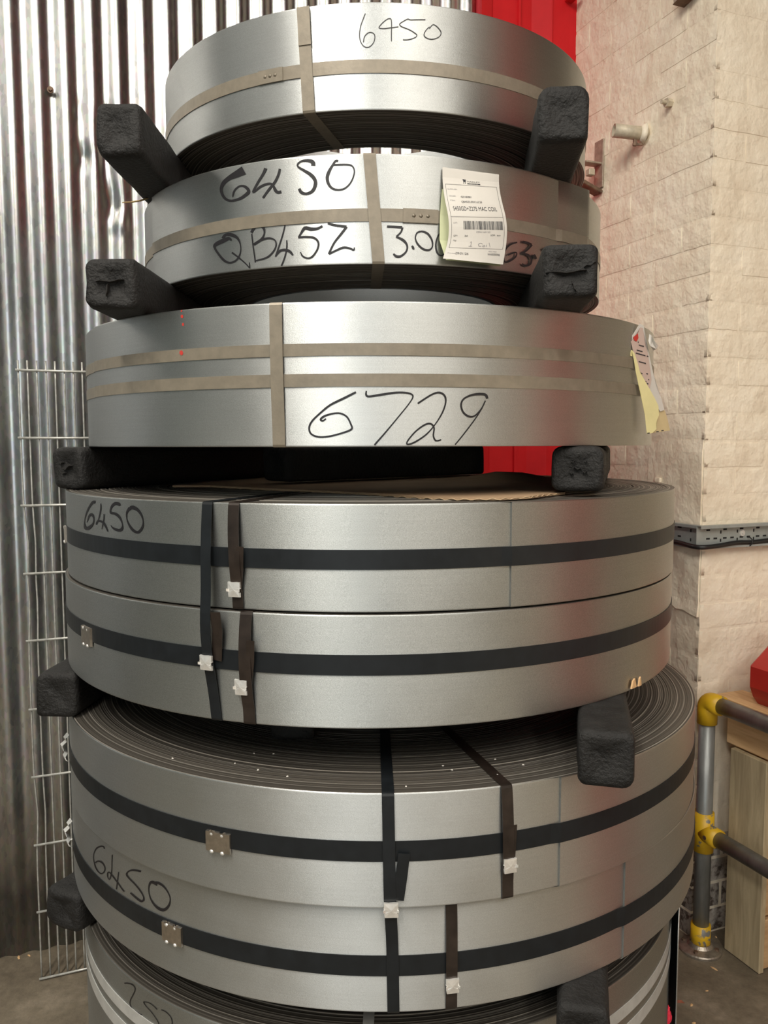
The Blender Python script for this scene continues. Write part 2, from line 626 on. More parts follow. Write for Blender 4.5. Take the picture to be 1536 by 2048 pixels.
# pier of painted brick: core (mortar) plus bricks on both faces
pier = empty('wall_right', bl(CS, CT, 0), kind='structure', rz=BETA)
REC = 0.0010
bm = bmesh.new()
PL, PD, PH = 4.6, 0.72, 5.0     # along the face to the right, depth, height
bm_box(bm, (PL / 2 + REC / 2, PD / 2 + REC / 2, PH / 2), X_, Y_, UP, PL - REC, PD - REC, PH)
bm_obj('mortar_core', bm, M_BRICK, pier)


def brick_mesh(name, L, H, D, seed, mat):
    rng = random.Random(seed)
    nx, ny = 6, 3
    b = 0.0045
    vs_, fs = [], []
    # front grid at y=-D.. (face towards -Y), outer ring pulled back
    for j in range(ny + 1):
        for i in range(nx + 1):
            x = -L / 2 + L * i / nx
            z = -H / 2 + H * j / ny
            e = 0.0
            if i in (0, nx) or j in (0, ny):
                e = 0.0007
                x += rng.uniform(-0.0012, 0.0012)
                z += rng.uniform(-0.0012, 0.0012)
            else:
                if i == 1: x = -L / 2 + b * 1.6
                if i == nx - 1: x = L / 2 - b * 1.6
                if j == 1: z = -H / 2 + b * 1.4
                if j == ny - 1: z = H / 2 - b * 1.4
                e = rng.uniform(-0.0004, 0.0006)
            vs_.append((x, e, z))
    w = nx + 1
    for j in range(ny):
        for i in range(nx):
            fs.append((j * w + i, j * w + i + 1, (j + 1) * w + i + 1, (j + 1) * w + i))
    ring = [i for i in range(nx + 1)] + [j * w + nx for j in range(1, ny + 1)] + [ny * w + i for i in range(nx - 1, -1, -1)] + [j * w for j in range(ny - 1, 0, -1)]
    base = len(vs_)
    nr = len(ring)
    for k in ring:
        vs_.append(vs_[k])
    for k in ring:
        vs_.append((vs_[k][0], D, vs_[k][2]))
    for q in range(nr):
        q2 = (q + 1) % nr
        fs.append((base + q2, base + q, base + nr + q, base + nr + q2))
    me = bpy.data.meshes.new(name)
    me.from_pydata(vs_, [], fs)
    me.update()
    me.polygons.foreach_set('use_smooth', [True] * len(me.polygons))
    me.materials.append(mat)
    return me


COURSE = 0.075
meshes = {}
for L in (0.215, 0.1025):
    for k in range(4):
        meshes[(L, k, 0)] = brick_mesh('brick', L, 0.066, 0.012, k + int(L * 1000), M_BRICK)
        meshes[(L, k, 1)] = brick_mesh('brick', L, 0.066, 0.012, k + int(L * 1000), M_PEEL)
rng = random.Random(3)
for c in range(0, 38):
    zc = c * COURSE + COURSE / 2
    pl = 1 if c < 4 else 0
    # right face (towards -t): x from 0
    x = 0.0
    first = 0.1025 if c % 2 else 0.215
    k = 0
    while x < 0.62:
        L = first if k == 0 else 0.215
        b_ = bpy.data.objects.new('brick', meshes[(L, rng.randrange(4), pl)])
        COL.objects.link(b_)
        b_.parent = pier
        b_.location = (x + L / 2, rng.choice((0.0003, 0.0, -0.0003, -0.0008)), zc)
        x += L + 0.010
        k += 1
    # left face (towards -s)
    y = 0.010 if c % 2 == 0 else 0.010
    y = 0.0
    first = 0.215 if c % 2 else 0.1025
    k = 0
    while y < 0.60:
        L = first if k == 0 else 0.215
        b_ = bpy.data.objects.new('brick', meshes[(L, rng.randrange(4), pl)])
        COL.objects.link(b_)
        b_.parent = pier
        b_.rotation_euler = (0, 0, -math.pi / 2)
        b_.location = (rng.choice((0.0003, 0.0, -0.0003, -0.0008)), y + L / 2, zc)
        y += L + 0.010
        k += 1

# plaster skim patch low on the left face, its broken end hanging over the bricks
rng = random.Random(5)
top_z, bot_z = 1.43, 0.945
g = []
for j in range(15):
    f = j / 14
    z = top_z + (bot_z - top_z) * f
    row = []
    for i in range(9):
        y = 0.004 + 0.22 * i / 8
        th = 0.004 + 0.003 * noise.noise(Vector((y * 20, z * 12, 3)))
        if j == 0:
            th = 0.0005
        zz = z
        if j == 14:
            zz += 0.014 * noise.noise(Vector((y * 30, 1, 9))) + 0.03 * (i / 8) - 0.006
            th = 0.008
        row.append(Vector((-th, y + (0.003 * noise.noise(Vector((z * 40, 5, 1))) if i == 0 else 0), zz)))
    g.append(row)
vv, ff = slab_grid(g, 0.009, lambda i, j: Vector((-1, 0, 0)))
obj('plaster_patch', vv, ff, M_BRICK, pier, smooth=False)

# ------------------------------------------------------------------ things fixed to the pier
# cable tray round the corner with its cable
tray = empty('cable_tray', bl(CS, CT, 1.131), 'grey perforated cable tray running round the brick pier corner', 'cable tray', rz=BETA)


def channel(name, x0, x1, axis, off, mat):
    """C channel, back towards the wall; axis 'x' runs along the right face, 'y' along the left face"""
    h = 0.064
    pr = [(0.000, 0), (0.000, h), (-0.018, h), (-0.018, h - 0.008), (-0.0165, h - 0.008), (-0.0165, h - 0.0015), (-0.0015, h - 0.0015),
          (-0.0015, 0.0015), (-0.0165, 0.0015), (-0.0165, 0.006), (-0.018, 0.006), (-0.018, 0)]
    vs_ = []
    for x in (x0, x1):
        for (d, z) in pr:
            d -= off
            vs_.append((x, d, z) if axis == 'x' else (d, x, z))
    n = len(pr)
    fs = [(i, (i + 1) % n, n + (i + 1) % n, n + i) for i in range(n)]
    fs += [tuple(range(n)), tuple(range(2 * n - 1, n - 1, -1))]
    return obj(name, vs_, fs, mat, tray)


channel('tray_channel', -0.0285, 0.62, 'x', 0.0085, M_TRAY)
channel('tray_channel', -0.008, 0.135, 'y', 0.0105, M_TRAY)
for i in range(9):
    x0 = 0.012 + i * 0.06
    for (dx, z, w, h) in ((0.0, 0.026, 0.013, 0.006), (0.026, 0.026, 0.013, 0.006), (0.0, 0.050, 0.013, 0.006), (0.045, 0.020, 0.005, 0.011), (0.045, 0.043, 0.005, 0.011)):
        bm = bmesh.new()
        bm_box(bm, (x0 + dx, -0.0100, z), X_, Y_, UP, w, 0.0008, h * 0.8, 0.0003, 1)
        bm_obj('slot', bm, M_DARK, tray)
for (y, z, w, h) in ((0.03, 0.046, 0.005, 0.011), (0.03, 0.02, 0.005, 0.011), (0.075, 0.052, 0.016, 0.006), (0.075, 0.026, 0.013, 0.006)):
    bm = bmesh.new()
    bm_box(bm, (-0.0120, y, z), X_, Y_, UP, 0.0008, w, h * 0.8, 0.0003, 1)
    bm_obj('slot', bm, M_DARK, tray)
bm = bmesh.new()
bmesh.ops.create_cone(bm, cap_ends=True, segments=20, radius1=0.0098, radius2=0.0085, depth=0.003,
                      matrix=Matrix.Translation((0.134, -0.0115, 0.037)) @ Matrix.Rotation(math.pi / 2, 4, 'X'))
bmesh.ops.create_cone(bm, cap_ends=True, segments=6, radius1=0.004, radius2=0.003, depth=0.003,
                      matrix=Matrix.Translation((0.134, -0.014, 0.037)) @ Matrix.Rotation(math.pi / 2, 4, 'X'))
bm_obj('washer_screw', bm, M_PAPER, tray)
cable = empty('power_cable', bl(CS, CT, 1.131), 'black cable lying along the bottom lip of the cable tray', 'cable', rz=BETA)
pth = [Vector((-0.030, 0.135, 0.012)), Vector((-0.028, 0.06, 0.010)), Vector((-0.032, 0.0, 0.006)), Vector((-0.02, -0.028, 0.006)), Vector((0.03, -0.030, 0.008)), Vector((0.10, -0.026, 0.013)), Vector((0.16, -0.024, 0.011)),
       Vector((0.26, -0.024, 0.014)), Vector((0.62, -0.024, 0.012))]
fine = []
for i in range(len(pth) - 1):
    p0, p1, p2, p3 = pth[max(0, i - 1)], pth[i], pth[i + 1], pth[min(len(pth) - 1, i + 2)]
    for q in range(6):
        t = q / 6
        fine.append(0.5 * ((2 * p1) + (p2 - p0) * t + (2 * p0 - 5 * p1 + 4 * p2 - p3) * t * t + (3 * p1 - p0 - 3 * p2 + p3) * t ** 3))
fine.append(pth[-1])
vv, ff = tube_mesh(fine, 0.0065, 10)
obj('cable_sheath', vv, ff, M_RUBBER, cable, True)
vv, ff = tube_mesh([Vector((0.145 + 0.002 * k, -0.016 - 0.018 * math.sin(k * 0.7), 0.012 - 0.013 * math.cos(k * 0.7))) for k in range(9)], 0.0016, 6)
obj('cable_tie', vv, ff, M_RUBBER, cable, True)

# pipe stub
p0, p1 = at_plane(1290, 268, bl(CS, CT, 0), E1), None
pipe = empty('pipe_stub', p0, 'cream painted pipe stub sticking out of the pier', 'pipe')
d = Vector((-0.995, -0.06, 0.09)).normalized()
vv, ff = tube_mesh([d * -0.01, d * 0.095], 0.0195, 24, cap=False)
o = obj('pipe_wall', vv, ff, M_PIPE, pipe, True)
md = o.modifiers.new('thickness', 'SOLIDIFY')
md.thickness = 0.003
md.offset = -1
vv, ff = tube_mesh([d * 0.010, d * 0.012], 0.016, 20)
obj('dark_bore', vv, ff, M_DARK, pipe)
vv, ff = tube_mesh([d * 0.016, d * 0.002], [0.0200, 0.031], 20)
obj('paint_collar', vv, ff, M_BRICK, pipe, True)
bm = bmesh.new()
bm_box(bm, d * 0.030 + Vector((0, 0, -0.026)), X_, Y_, UP, 0.010, 0.010, 0.024, 0.002)
bm_box(bm, d * 0.022 + Vector((0, 0, -0.032)), X_, Y_, UP, 0.030, 0.005, 0.006, 0.001)
bm_obj('screw_clip', bm, M_RUST, pipe)

# old fixing bolt
p0 = at_plane(1342, 207, bl(CS, CT, 0), E1)
bolt = empty('wall_bolt', p0, 'small painted bolt head above the pipe stub', 'bolt', rz=BETA)
bm = bmesh.new()
bmesh.ops.create_cone(bm, cap_ends=True, segments=6, radius1=0.013, radius2=0.011, depth=0.02,
                      matrix=Matrix.Translation((-0.008, 0, 0)) @ Matrix.Rotation(math.pi / 2, 4, 'Y'))
bmesh.ops.create_cone(bm, cap_ends=True, segments=10, radius1=0.006, radius2=0.005, depth=0.02,
                      matrix=Matrix.Translation((-0.024, 0, 0)) @ Matrix.Rotation(math.pi / 2, 4, 'Y'))
bm_obj('bolt_head', bm, M_PIPE, bolt)

# slotted bracket at the back of the left face
p0 = at_plane(1200, 330, bl(CS, CT, 0), E1)
br = empty('slotted_bracket', p0, 'rusty slotted steel bracket on the pier behind the top block', 'bracket', rz=BETA)
bm = bmesh.new()
bm_box(bm, (-0.003, 0.0, 0.0), X_, Y_, UP, 0.006, 0.045, 0.15, 0.001, 1)
bm_obj('back_plate', bm, M_PLATE, br)
bm = bmesh.new()
bm_box(bm, (-0.055, 0.0, -0.07), Vector((1, 0, -0.35)).normalized(), Y_, Vector((0.35, 0, 1)).normalized(), 0.11, 0.04, 0.012, 0.002, 1)
bm_obj('lower_arm', bm, M_RUST, br)
bm = bmesh.new()
bm_box(bm, (-0.035, 0.0, 0.0), X_, Y_, UP, 0.06, 0.035, 0.006, 0.001, 1)
bm_obj('upper_arm', bm, M_PLATE, br)
bm = bmesh.new()
bm_box(bm, (-0.04, -0.005, -0.03), X_, Y_, UP, 0.022, 0.022, 0.02, 0.002, 1)
bm_obj('square_nut', bm, M_PIPE, br)

# steel channel end high on the pier
p0 = at_plane(1390, 5, bl(CS, CT, 0), E1)
chn = empty('steel_channel', p0, 'worn steel channel end fixed high on the pier corner', 'channel', rz=BETA)
bm = bmesh.new()
dd = Vector((0, 1, -0.2)).normalized()
uu = Vector((0, 0.2, 1)).normalized()
bm_box(bm, Vector((-0.020, 0.0, 0.015)), X_, dd, uu, 0.040, 0.085, 0.003, 0.0008, 1)
bm_obj('channel_web', bm, M_RUST, chn)
bm = bmesh.new()
bm_box(bm, Vector((-0.0385, 0.0, 0.035)), X_, dd, uu, 0.003, 0.085, 0.04, 0.0008, 1)
bm_obj('channel_flange', bm, M_PLATE, chn)

# small clip low on the pier
p0 = at_plane(1320, 960, bl(CS, CT, 0), E1)
clip = empty('saddle_clip', p0, 'tiny cream saddle clip on the pier above the cable tray', 'clip', rz=BETA)
bm = bmesh.new()
bm_box(bm, (-0.006, 0, 0), X_, Y_, UP, 0.012, 0.022, 0.014, 0.003)
bm_obj('clip_saddle', bm, M_BRICK, clip)
bm = bmesh.new()
bm_box(bm, (-0.010, -0.006, -0.012), X_, Y_, UP, 0.010, 0.006, 0.012, 0.001)
bm_obj('clip_foot', bm, M_PLATE, clip)

# ------------------------------------------------------------------ wire panel against the corrugated wall
mesh_s0, mesh_t = -0.0825, Vector((-0.9155, 2.0650, 0)).dot(E2)
panel = empty('wire_panel', bl(mesh_s0, mesh_t, 0.003), 'zinc wire mesh panel standing on the floor by the corrugated wall', 'wire panel', rz=BETA)
bars = [1.600, 1.431, 1.260, 1.086, 0.912, 0.732, 0.552, 0.368, 0.185, 0.0]
for z in bars:
    vv, ff = tube_mesh([Vector((-0.004, 0, z + 0.003)), Vector((0.27, 0, z + 0.003))], 0.0031, 8)
    obj('cross_wire', vv, ff, M_WIRE, panel, True)
for k in range(12):
    x = 0.0025 + 0.0215 * k
    pts = []
    for q in range(33):
        z = 1.628 * q / 32
        dx = 0.0
        if k < 2:                # the first wires are kinked
            for (zz, amp) in ((1.16, 0.008), (1.0, 0.006), (0.45, 0.006)):
                dx += amp * (1.0 if k == 0 else 0.5) * math.exp(-((z - zz) / 0.07) ** 2)
        pts.append(Vector((x + dx, 0.005, z)))
    vv, ff = tube_mesh(pts, 0.0024, 6)
    obj('upright_wire', vv, ff, M_WIRE, panel, True)

# ------------------------------------------------------------------ coils
EPS = 0.0015


class Coil:
    pass


def r_of(c, th):
    f = ((th - c.seam) % (2 * math.pi)) / (2 * math.pi)
    return c.R - c.step * f


def cyl_px(c, px, py, h=0.0):
    """(theta, z above floor) where the sight line through a pixel meets the coil's side"""
    d = ray(px, py)
    ox, oy = -c.a, -c.b
    R = c.R + h
    A = d.x * d.x + d.y * d.y
    B = 2 * (ox * d.x + oy * d.y)
    C0 = ox * ox + oy * oy - R * R
    disc = B * B - 4 * A * C0
    t = (-B - math.sqrt(max(0, disc))) / (2 * A)
    x, y, z = d.x * t + ox, d.y * t + oy, d.z * t + EYE
    return math.atan2(x, -y), z


def theta_px(c, px, z=None):
    """angle on the side seen at column px (at mid height)"""
    z = z if z is not None else (c.zt + c.zb) / 2
    lo, hi = -1.25, 1.25
    for _ in range(50):
        mid = (lo + hi) / 2
        p = Vector((c.a + c.R * math.sin(mid), c.b - c.R * math.cos(mid), z - EYE))
        dep = p.y * math.cos(PITCH) - p.z * math.sin(PITCH)
        v = p.y * math.sin(PITCH) + p.z * math.cos(PITCH)
        u, w = FPX * p.x / dep, -FPX * v / dep
        x = 768 + math.cos(ROLL) * u - math.sin(ROLL) * w
        if x < px:
            lo = mid
        else:
            hi = mid
    return (lo + hi) / 2


def P(c, th, z, h=0.0, r=None):
    """local point of the coil (origin on the axis at its bottom)"""
    r = (r_of(c, th) if r is None else r) + h
    return Vector((r * math.sin(th), -r * math.cos(th), z - c.zb))


NSEG = 288


def make_coil(name, label, a, b, R, zt, zb, seam_px=None, step=0.0, bore=0.254, top_rings=False, bot_rings=False, seed=1, mat=None):
    c = Coil()
    c.a, c.b, c.R, c.zt, c.zb, c.bore, c.step = a, b, R, zt + EYE, zb + EYE, bore, step
    c.seam = math.pi
    if seam_px is not None:
        c.seam = theta_px(c, seam_px)
    c.o = empty(name, (a, b, c.zb), label, 'steel coil')
    # thetas: start exactly at the seam
    ths = [c.seam + 2 * math.pi * i / NSEG for i in range(NSEG + 1)]
    rr = [R - step * i / NSEG for i in range(NSEG + 1)]
    H = c.zt - c.zb
    rows = [0.0, 0.0010, 0.0024, H * 0.5, H - 0.0024, H - 0.0010, H]
    inset = [0.0008, 0, 0, 0, 0, 0, 0.0008]
    vs_, fs, uv = [], [], []
    for j, z in enumerate(rows):
        for i in range(NSEG + 1):
            r = rr[i] - inset[j]
            vs_.append((r * math.sin(ths[i]), -r * math.cos(ths[i]), z))
    w = NSEG + 1
    for j in range(len(rows) - 1):
        for i in range(NSEG):
            fs.append((j * w + i, j * w + i + 1, (j + 1) * w + i + 1, (j + 1) * w + i))
            for (ii, jj) in ((i, j), (i + 1, j), (i + 1, j + 1), (i, j + 1)):
                uv.append((rows[jj], ths[ii]))
    # end face of the outer lap
    if step > 0:
        b0 = len(vs_)
        for j, z in enumerate(rows):
            for (r, t_) in ((R - step - 0.001, ths[0]), (R, ths[0])):
                vs_.append(((r - inset[j]) * math.sin(t_), -(r - inset[j]) * math.cos(t_), z))
        for j in range(len(rows) - 1):
            fs.append((b0 + 2 * j, b0 + 2 * j + 1, b0 + 2 * j + 3, b0 + 2 * j + 2))
            uv += [(0, 0), (0, 1), (1, 1), (1, 0)]
    # bore
    base = len(vs_)
    nb = 96
    for z in (0, H):
        for i in range(nb):
            th = 2 * math.pi * i / nb
            vs_.append((bore * math.sin(th), -bore * math.cos(th), z))
    for i in range(nb):
        i2 = (i + 1) % nb
        fs.append((base + i2, base + i, base + nb + i, base + nb + i2))
        uv += [(0, i / nb), (0, i / nb), (H, i / nb), (H, i / nb)]
    me = bpy.data.meshes.new('rolled_side')
    me.from_pydata(vs_, [], fs)
    me.update()
    sm = [True] * len(me.polygons)
    me.polygons.foreach_set('use_smooth', sm)
    l = me.uv_layers.new(name='UVMap')
    flat = [x for t in uv for x in t]
    l.data.foreach_set('uv', flat)
    if step > 0:
        for q in range(len(rows) - 1):
            me.polygons[(len(rows) - 1) * NSEG + q].use_smooth = False
            me.polygons[(len(rows) - 1) * NSEG + q].material_index = 1
    me.materials.append(mat or M_GALV)
    me.materials.append(M_LAP)
    c.side = bpy.data.objects.new('rolled_side', me)
    COL.objects.link(c.side)
    c.side.parent = c.o
    # wound end faces
    for which in ('top', 'bottom'):
        rings = top_rings if which == 'top' else bot_rings
        z0 = H if which == 'top' else 0.0
        sg = 1 if which == 'top' else -1
        rng = random.Random(seed * 7 + (1 if which == 'top' else 2))
        n_ = 192 if rings else 96
        radii = []
        if rings:
            r = R - step - 0.0008
            while r > bore + 0.006:
                radii.append(r)
                r -= rng.uniform(0.0030, 0.0046)
            radii.append(bore)
        else:
            radii = [R - step - 0.0008, bore]
        vs_, fs = [], []
        # outer rim follows the lap exactly
        nst = NSEG if rings else NSEG
        n_ = NSEG if not rings else 192
        def circle(r, z, rim=False):
            b0 = len(vs_)
            for i in range(n_):
                th = c.seam + 2 * math.pi * i / n_
                q = (R - step * i / n_ - 0.0008) if rim else r
                vs_.append((q * math.sin(th), -q * math.cos(th), z))
            return b0
        prev = circle(0, z0, True)
        slope = 0.0
        for k in range(len(radii) - 1):
            dz = -abs(rng.gauss(0, 0.0006)) if rings else 0.0
            if rings and rng.random() < 0.04:
                dz -= 0.0015
            z = z0 + sg * max(dz, -0.005)
            A_ = circle(radii[k], z)
            for i in range(n_):
                i2 = (i + 1) % n_
                fs.append((prev + i, prev + i2, A_ + i2, A_ + i) if sg > 0 else (prev + i2, prev + i, A_ + i, A_ + i2))
            B_ = circle(radii[k + 1], z)
            for i in range(n_):
                i2 = (i + 1) % n_
                fs.append((A_ + i, A_ + i2, B_ + i2, B_ + i) if sg > 0 else (A_ + i2, A_ + i, B_ + i, B_ + i2))
            prev = B_
        obj('wound_edge', vs_, fs, M_EDGE, c.o)
    return c


def hoop(c, z0, z1, mat, h=0.0003, th=0.0011, extra=None, name='hoop_strap'):
    """strap all round the coil, z0..z1 above the floor"""
    n = 240
    vs_, fs = [], []
    for i in range(n):
        a = c.seam + 0.0005 + 2 * math.pi * i / n
        e = h + (extra(((a + math.pi) % (2 * math.pi)) - math.pi) if extra else 0.0)
        # bridge the lap step
        for (hh, z) in ((e, z0), (e + th, z0), (e + th, z1), (e, z1)):
            vs_.append(P(c, a, z, hh))
    for i in range(n):
        i2 = (i + 1) % n
        for k in range(4):
            k2 = (k + 1) % 4
            fs.append((i * 4 + k, i * 4 + k2, i2 * 4 + k2, i2 * 4 + k))
    o = obj(name, vs_, fs, mat, c.o)
    return o


def hoop_px(c, px, y0, y1, mat, **kw):
    _, z1 = cyl_px(c, px, y0)
    _, z0 = cyl_px(c, px, y1)
    o = hoop(c, z0, z1, mat, **kw)
    return o, z0, z1


def ribbon(path, wid, nrm, w, th):
    """solid strip: path points, width vectors, normals"""
    vs_, fs = [], []
    n = len(path)
    for i in range(n):
        wv = wid[i] * (w[i] if isinstance(w, list) else w) * 0.5
        nv = nrm[i] * th
        p = path[i]
        vs_ += [p - wv, p + wv, p + wv + nv, p - wv + nv]
    for i in range(n - 1):
        for k in range(4):
            k2 = (k + 1) % 4
            fs.append((i * 4 + k, i * 4 + k2, (i + 1) * 4 + k2, (i + 1) * 4 + k))
    fs.append((3, 2, 1, 0))
    b = (n - 1) * 4
    fs.append((b, b + 1, b + 2, b + 3))
    return vs_, fs


def cross_strap(ct, cb, th_t, th_b, width, mat, parent, bow=0.0, name='cross_strap', r_in=0.262, h=0.0018, th=0.0009, ref=None, top=True, bottom=True, kink=None):
    """strap through the bore: along the top face, over the rim, down the side and back under; ct/cb upper and lower coil"""
    ref = ref or ct
    off = Vector((ct.a - ref.a, ct.b - ref.b, 0))
    offb = Vector((cb.a - ref.a, cb.b - ref.b, 0))
    zt, zb = ct.zt, cb.zb
    pts, nr, wd = [], [], []

    def add(co, o_, th_, r, z, nx, nz):
        pts.append(Vector((r * math.sin(th_), -r * math.cos(th_), z - ref.zb)) + o_)
        nr.append((Vector((math.sin(th_), -math.cos(th_), 0)) * nx + UP * nz).normalized())
        wd.append(Vector((math.cos(th_), math.sin(th_), 0)))
    Rt = r_of(ct, th_t) + h
    Rb = r_of(cb, th_b) + h
    if top:
        for q in range(6):
            add(ct, off, th_t, r_in + (Rt - 0.004 - r_in) * q / 5, zt + 0.0003, 0, 1)
        add(ct, off, th_t, Rt - 0.0012, zt - 0.0003, 0.7, 0.7)
    n = 22
    for q in range(n + 1):
        t = q / n
        z = zt - 0.003 + (zb - zt + 0.006) * t
        tt = th_t + (th_b - th_t) * t
        if kink:
            tt = th_t + (th_b - th_t) * kink(t)
        cc = ct if z > ct.zb else cb
        o_ = off if z > ct.zb else offb
        bw = bow * math.sin(math.pi * min(1, t * 1.15)) ** 0.8 if t * 1.15 < 1 else 0
        add(cc, o_, tt, r_of(cc, tt) + h + bw, z, 1, 0)
        if ct is not cb and z < ct.zb + 0.004:
            # the strap leaves the upper rim straight and lands further down the lower coil
            k = max(0.0, min(1.0, (ct.zb + 0.004 - z) / 0.05))
            pu = Vector(((r_of(ct, tt) + h + bw) * math.sin(tt), -(r_of(ct, tt) + h + bw) * math.cos(tt), z - ref.zb)) + off
            if pu.xy.length > pts[-1].xy.length:
                pts[-1] = pu.lerp(pts[-1], k)
    if bottom:
        add(cb, offb, th_b, Rb - 0.0012, zb + 0.0003, 0.7, -0.7)
        for q in range(6):
            add(cb, offb, th_b, Rb - 0.004 + (r_in - Rb + 0.004) * q / 5, zb - 0.0003, 0, -1)
    if ct is not cb:
        lo_ = 7 if top else 0
        hi_ = lo_ + n
        keep = [p.copy() for p in pts]
        for _ in range(4):
            new = [p.copy() for p in pts]
            for i in range(lo_ + 1, hi_):
                new[i] = (pts[i - 1] + pts[i] * 2 + pts[i + 1]) / 4
            for i in range(lo_ + 1, hi_):
                pts[i] = new[i]
    vv, ff = ribbon(pts, wd, nr, width, th)
    return obj(name, vv, ff, mat, parent, smooth=False)


def seal_v(c, th0, z0, w, h, parent, mat=None, hh=0.003, tilt=0.0, thick=0.0035, flare=True):
    """crimped seal on an upright strap: plate with a notch in either side and flared lips"""
    mat = mat or M_SEAL
    out = [(-.50, .50), (-.18, .47), (.2, .5), (.50, .48), (.49, .12), (.52, .06), (.40, .0), (.38, -.16), (.50, -.22), (.50, -.5), (-.44, -.5), (-.48, -.22), (-.38, -.14), (-.40, .02), (-.52, .08), (-.49, .14)]
    bm = bmesh.new()
    def mp(s, t, k):
        x, y = s * w, t * h
        x, y = x * math.cos(tilt) - y * math.sin(tilt), x * math.sin(tilt) + y * math.cos(tilt)
        return P(c, th0 + x / c.R, z0 + y, hh + k)
    lo = [bm.verts.new(mp(s, t, 0)) for s, t in out]
    up = [bm.verts.new(mp(s * 0.97, t * 0.97, thick)) for s, t in out]
    n = len(out)
    for i in range(n):
        bm.faces.new((lo[i], lo[(i + 1) % n], up[(i + 1) % n], up[i]))
    cen = bm.verts.new(mp(0, 0, thick + 0.0012))
    cen2 = bm.verts.new(mp(0, 0, 0))
    for i in range(n):
        bm.faces.new((up[i], up[(i + 1) % n], cen))
        bm.faces.new((lo[(i + 1) % n], lo[i], cen2))
    if flare:
        for sg in (-1, 1):
            a = [mp(sg * .40, .03, thick), mp(sg * .36, -.16, thick), mp(sg * .53, -.10, thick + 0.003), mp(sg * .53, .06, thick + 0.003)]
            b = [mp(sg * .40, .03, thick - .001), mp(sg * .36, -.16, thick - .001), mp(sg * .53, -.10, thick + 0.002), mp(sg * .53, .06, thick + 0.002)]
            va = [bm.verts.new(q) for q in a]
            vb = [bm.verts.new(q) for q in b]
            bm.faces.new(va)
            bm.faces.new(list(reversed(vb)))
            for i in range(4):
                bm.faces.new((va[i], va[(i + 1) % 4], vb[(i + 1) % 4], vb[i]))
    return bm_obj('strap_seal', bm, mat, parent)


def seal_h(c, th0, z0, w, h, parent, mat=None, hh=0.0014, thick=0.0040):
    """seal on a hoop: plate with two notches along the top and two crimped bosses along the bottom"""
    mat = mat or M_SEAL2
    out = [(-.5, .5), (-.36, .52), (-.34, .36), (-.18, .36), (-.16, .5), (.06, .5), (.08, .36), (.26, .36), (.28, .5), (.5, .5), (.5, -.5), (-.5, -.5)]
    bm = bmesh.new()
    def mp(s, t, k):
        return P(c, th0 + s * w / c.R, z0 + t * h, hh + k)
    lo = [bm.verts.new(mp(s, t, 0)) for s, t in out]
    up = [bm.verts.new(mp(s * .985, t * .96, thick)) for s, t in out]
    n = len(out)
    for i in range(n):
        bm.faces.new((lo[i], lo[(i + 1) % n], up[(i + 1) % n], up[i]))
    f = bm.faces.new(up)
    f2 = bm.faces.new(list(reversed(lo)))
    bmesh.ops.triangulate(bm, faces=[f, f2])
    o = bm_obj('strap_seal', bm, mat, parent)
    for s in (-.26, .17):
        for (t, k) in ((-.50, 1.0), (.37, 0.6)):
            bm = bmesh.new()
            bmesh.ops.create_icosphere(bm, subdivisions=2, radius=1.0)
            for v in bm.verts:
                q = v.co.copy()
                v.co = mp(s + q.x * .085, t + q.y * .10, thick * 0.7 + q.z * 0.0028 * k)
            bm_obj('crimp', bm, M_SEAL, parent, True)
    return o


def flap(c, pts, width, mat, parent, name='strap_tail'):
    """loose strap tail given as (pixel x, pixel y, lift) down its middle"""
    path, wd, nr = [], [], []
    L = []
    for (px, py, h) in pts:
        th, z = cyl_px(c, px, py)
        L.append(P(c, th, z, h))
    for i, p in enumerate(L):
        t = (L[min(i + 1, len(L) - 1)] - L[max(i - 1, 0)]).normalized()
        rad = Vector((p.x, p.y, 0)).normalized()
        wv = t.cross(rad).normalized()
        path.append(p)
        wd.append(wv)
        nr.append(wv.cross(t).normalized() if wv.cross(t).dot(rad) > 0 else -wv.cross(t).normalized())
    vv, ff = ribbon(path, wd, nr, width, 0.0008)
    return obj(name, vv, ff, mat, parent)


def catmull(pts, sub=4):
    out = []
    n = len(pts)
    for i in range(n - 1):
        p0, p1, p2, p3 = pts[max(0, i - 1)], pts[i], pts[i + 1], pts[min(n - 1, i + 2)]
        for q in range(sub):
            t = q / sub
            out.append(tuple(0.5 * ((2 * b) + (c_ - a) * t + (2 * a - 5 * b + 4 * c_ - d) * t * t + (3 * b - a - 3 * c_ + d) * t ** 3)
                             for a, b, c_, d in zip(p0, p1, p2, p3)))
    out.append(tuple(pts[-1]))
    return out


def digit(c, strokes, ox, oy, k, wdef, name='marker_digit', h=0.0005):
    """one handwritten character: strokes of (x, y[, width]) in zoomed pixels"""
    vs_, fs = [], []
    for li, st in enumerate(strokes):
        pts = [(p[0], p[1], p[2] if len(p) > 2 else wdef) for p in st]
        fine = catmull(pts)
        base = len(vs_)
        m = []
        for (x, y, w) in fine:
            m.append((ox + x / k, oy + y / k, max(w, 0.45 * wdef if wdef else 6) / k))
        n = len(m)
        for i in range(n):
            x0, y0, _ = m[max(0, i - 1)]
            x1, y1, _ = m[min(n - 1, i + 1)]
            dx, dy = x1 - x0, y1 - y0
            ln = math.hypot(dx, dy) or 1.0
            nx, ny = -dy / ln, dx / ln
            x, y, w = m[i]
            for sg in (-.5, .5):
                th, z = cyl_px(c, x + nx * w * sg, y + ny * w * sg)
                z = min(max(z, c.zb + 0.001), c.zt - 0.001)
                vs_.append(P(c, th, z, h + 0.00004 * li))
        for i in range(n - 1):
            a = base + 2 * i
            fs.append((a, a + 1, a + 3, a + 2))
    return obj(name, vs_, fs, M_INK, c.o)


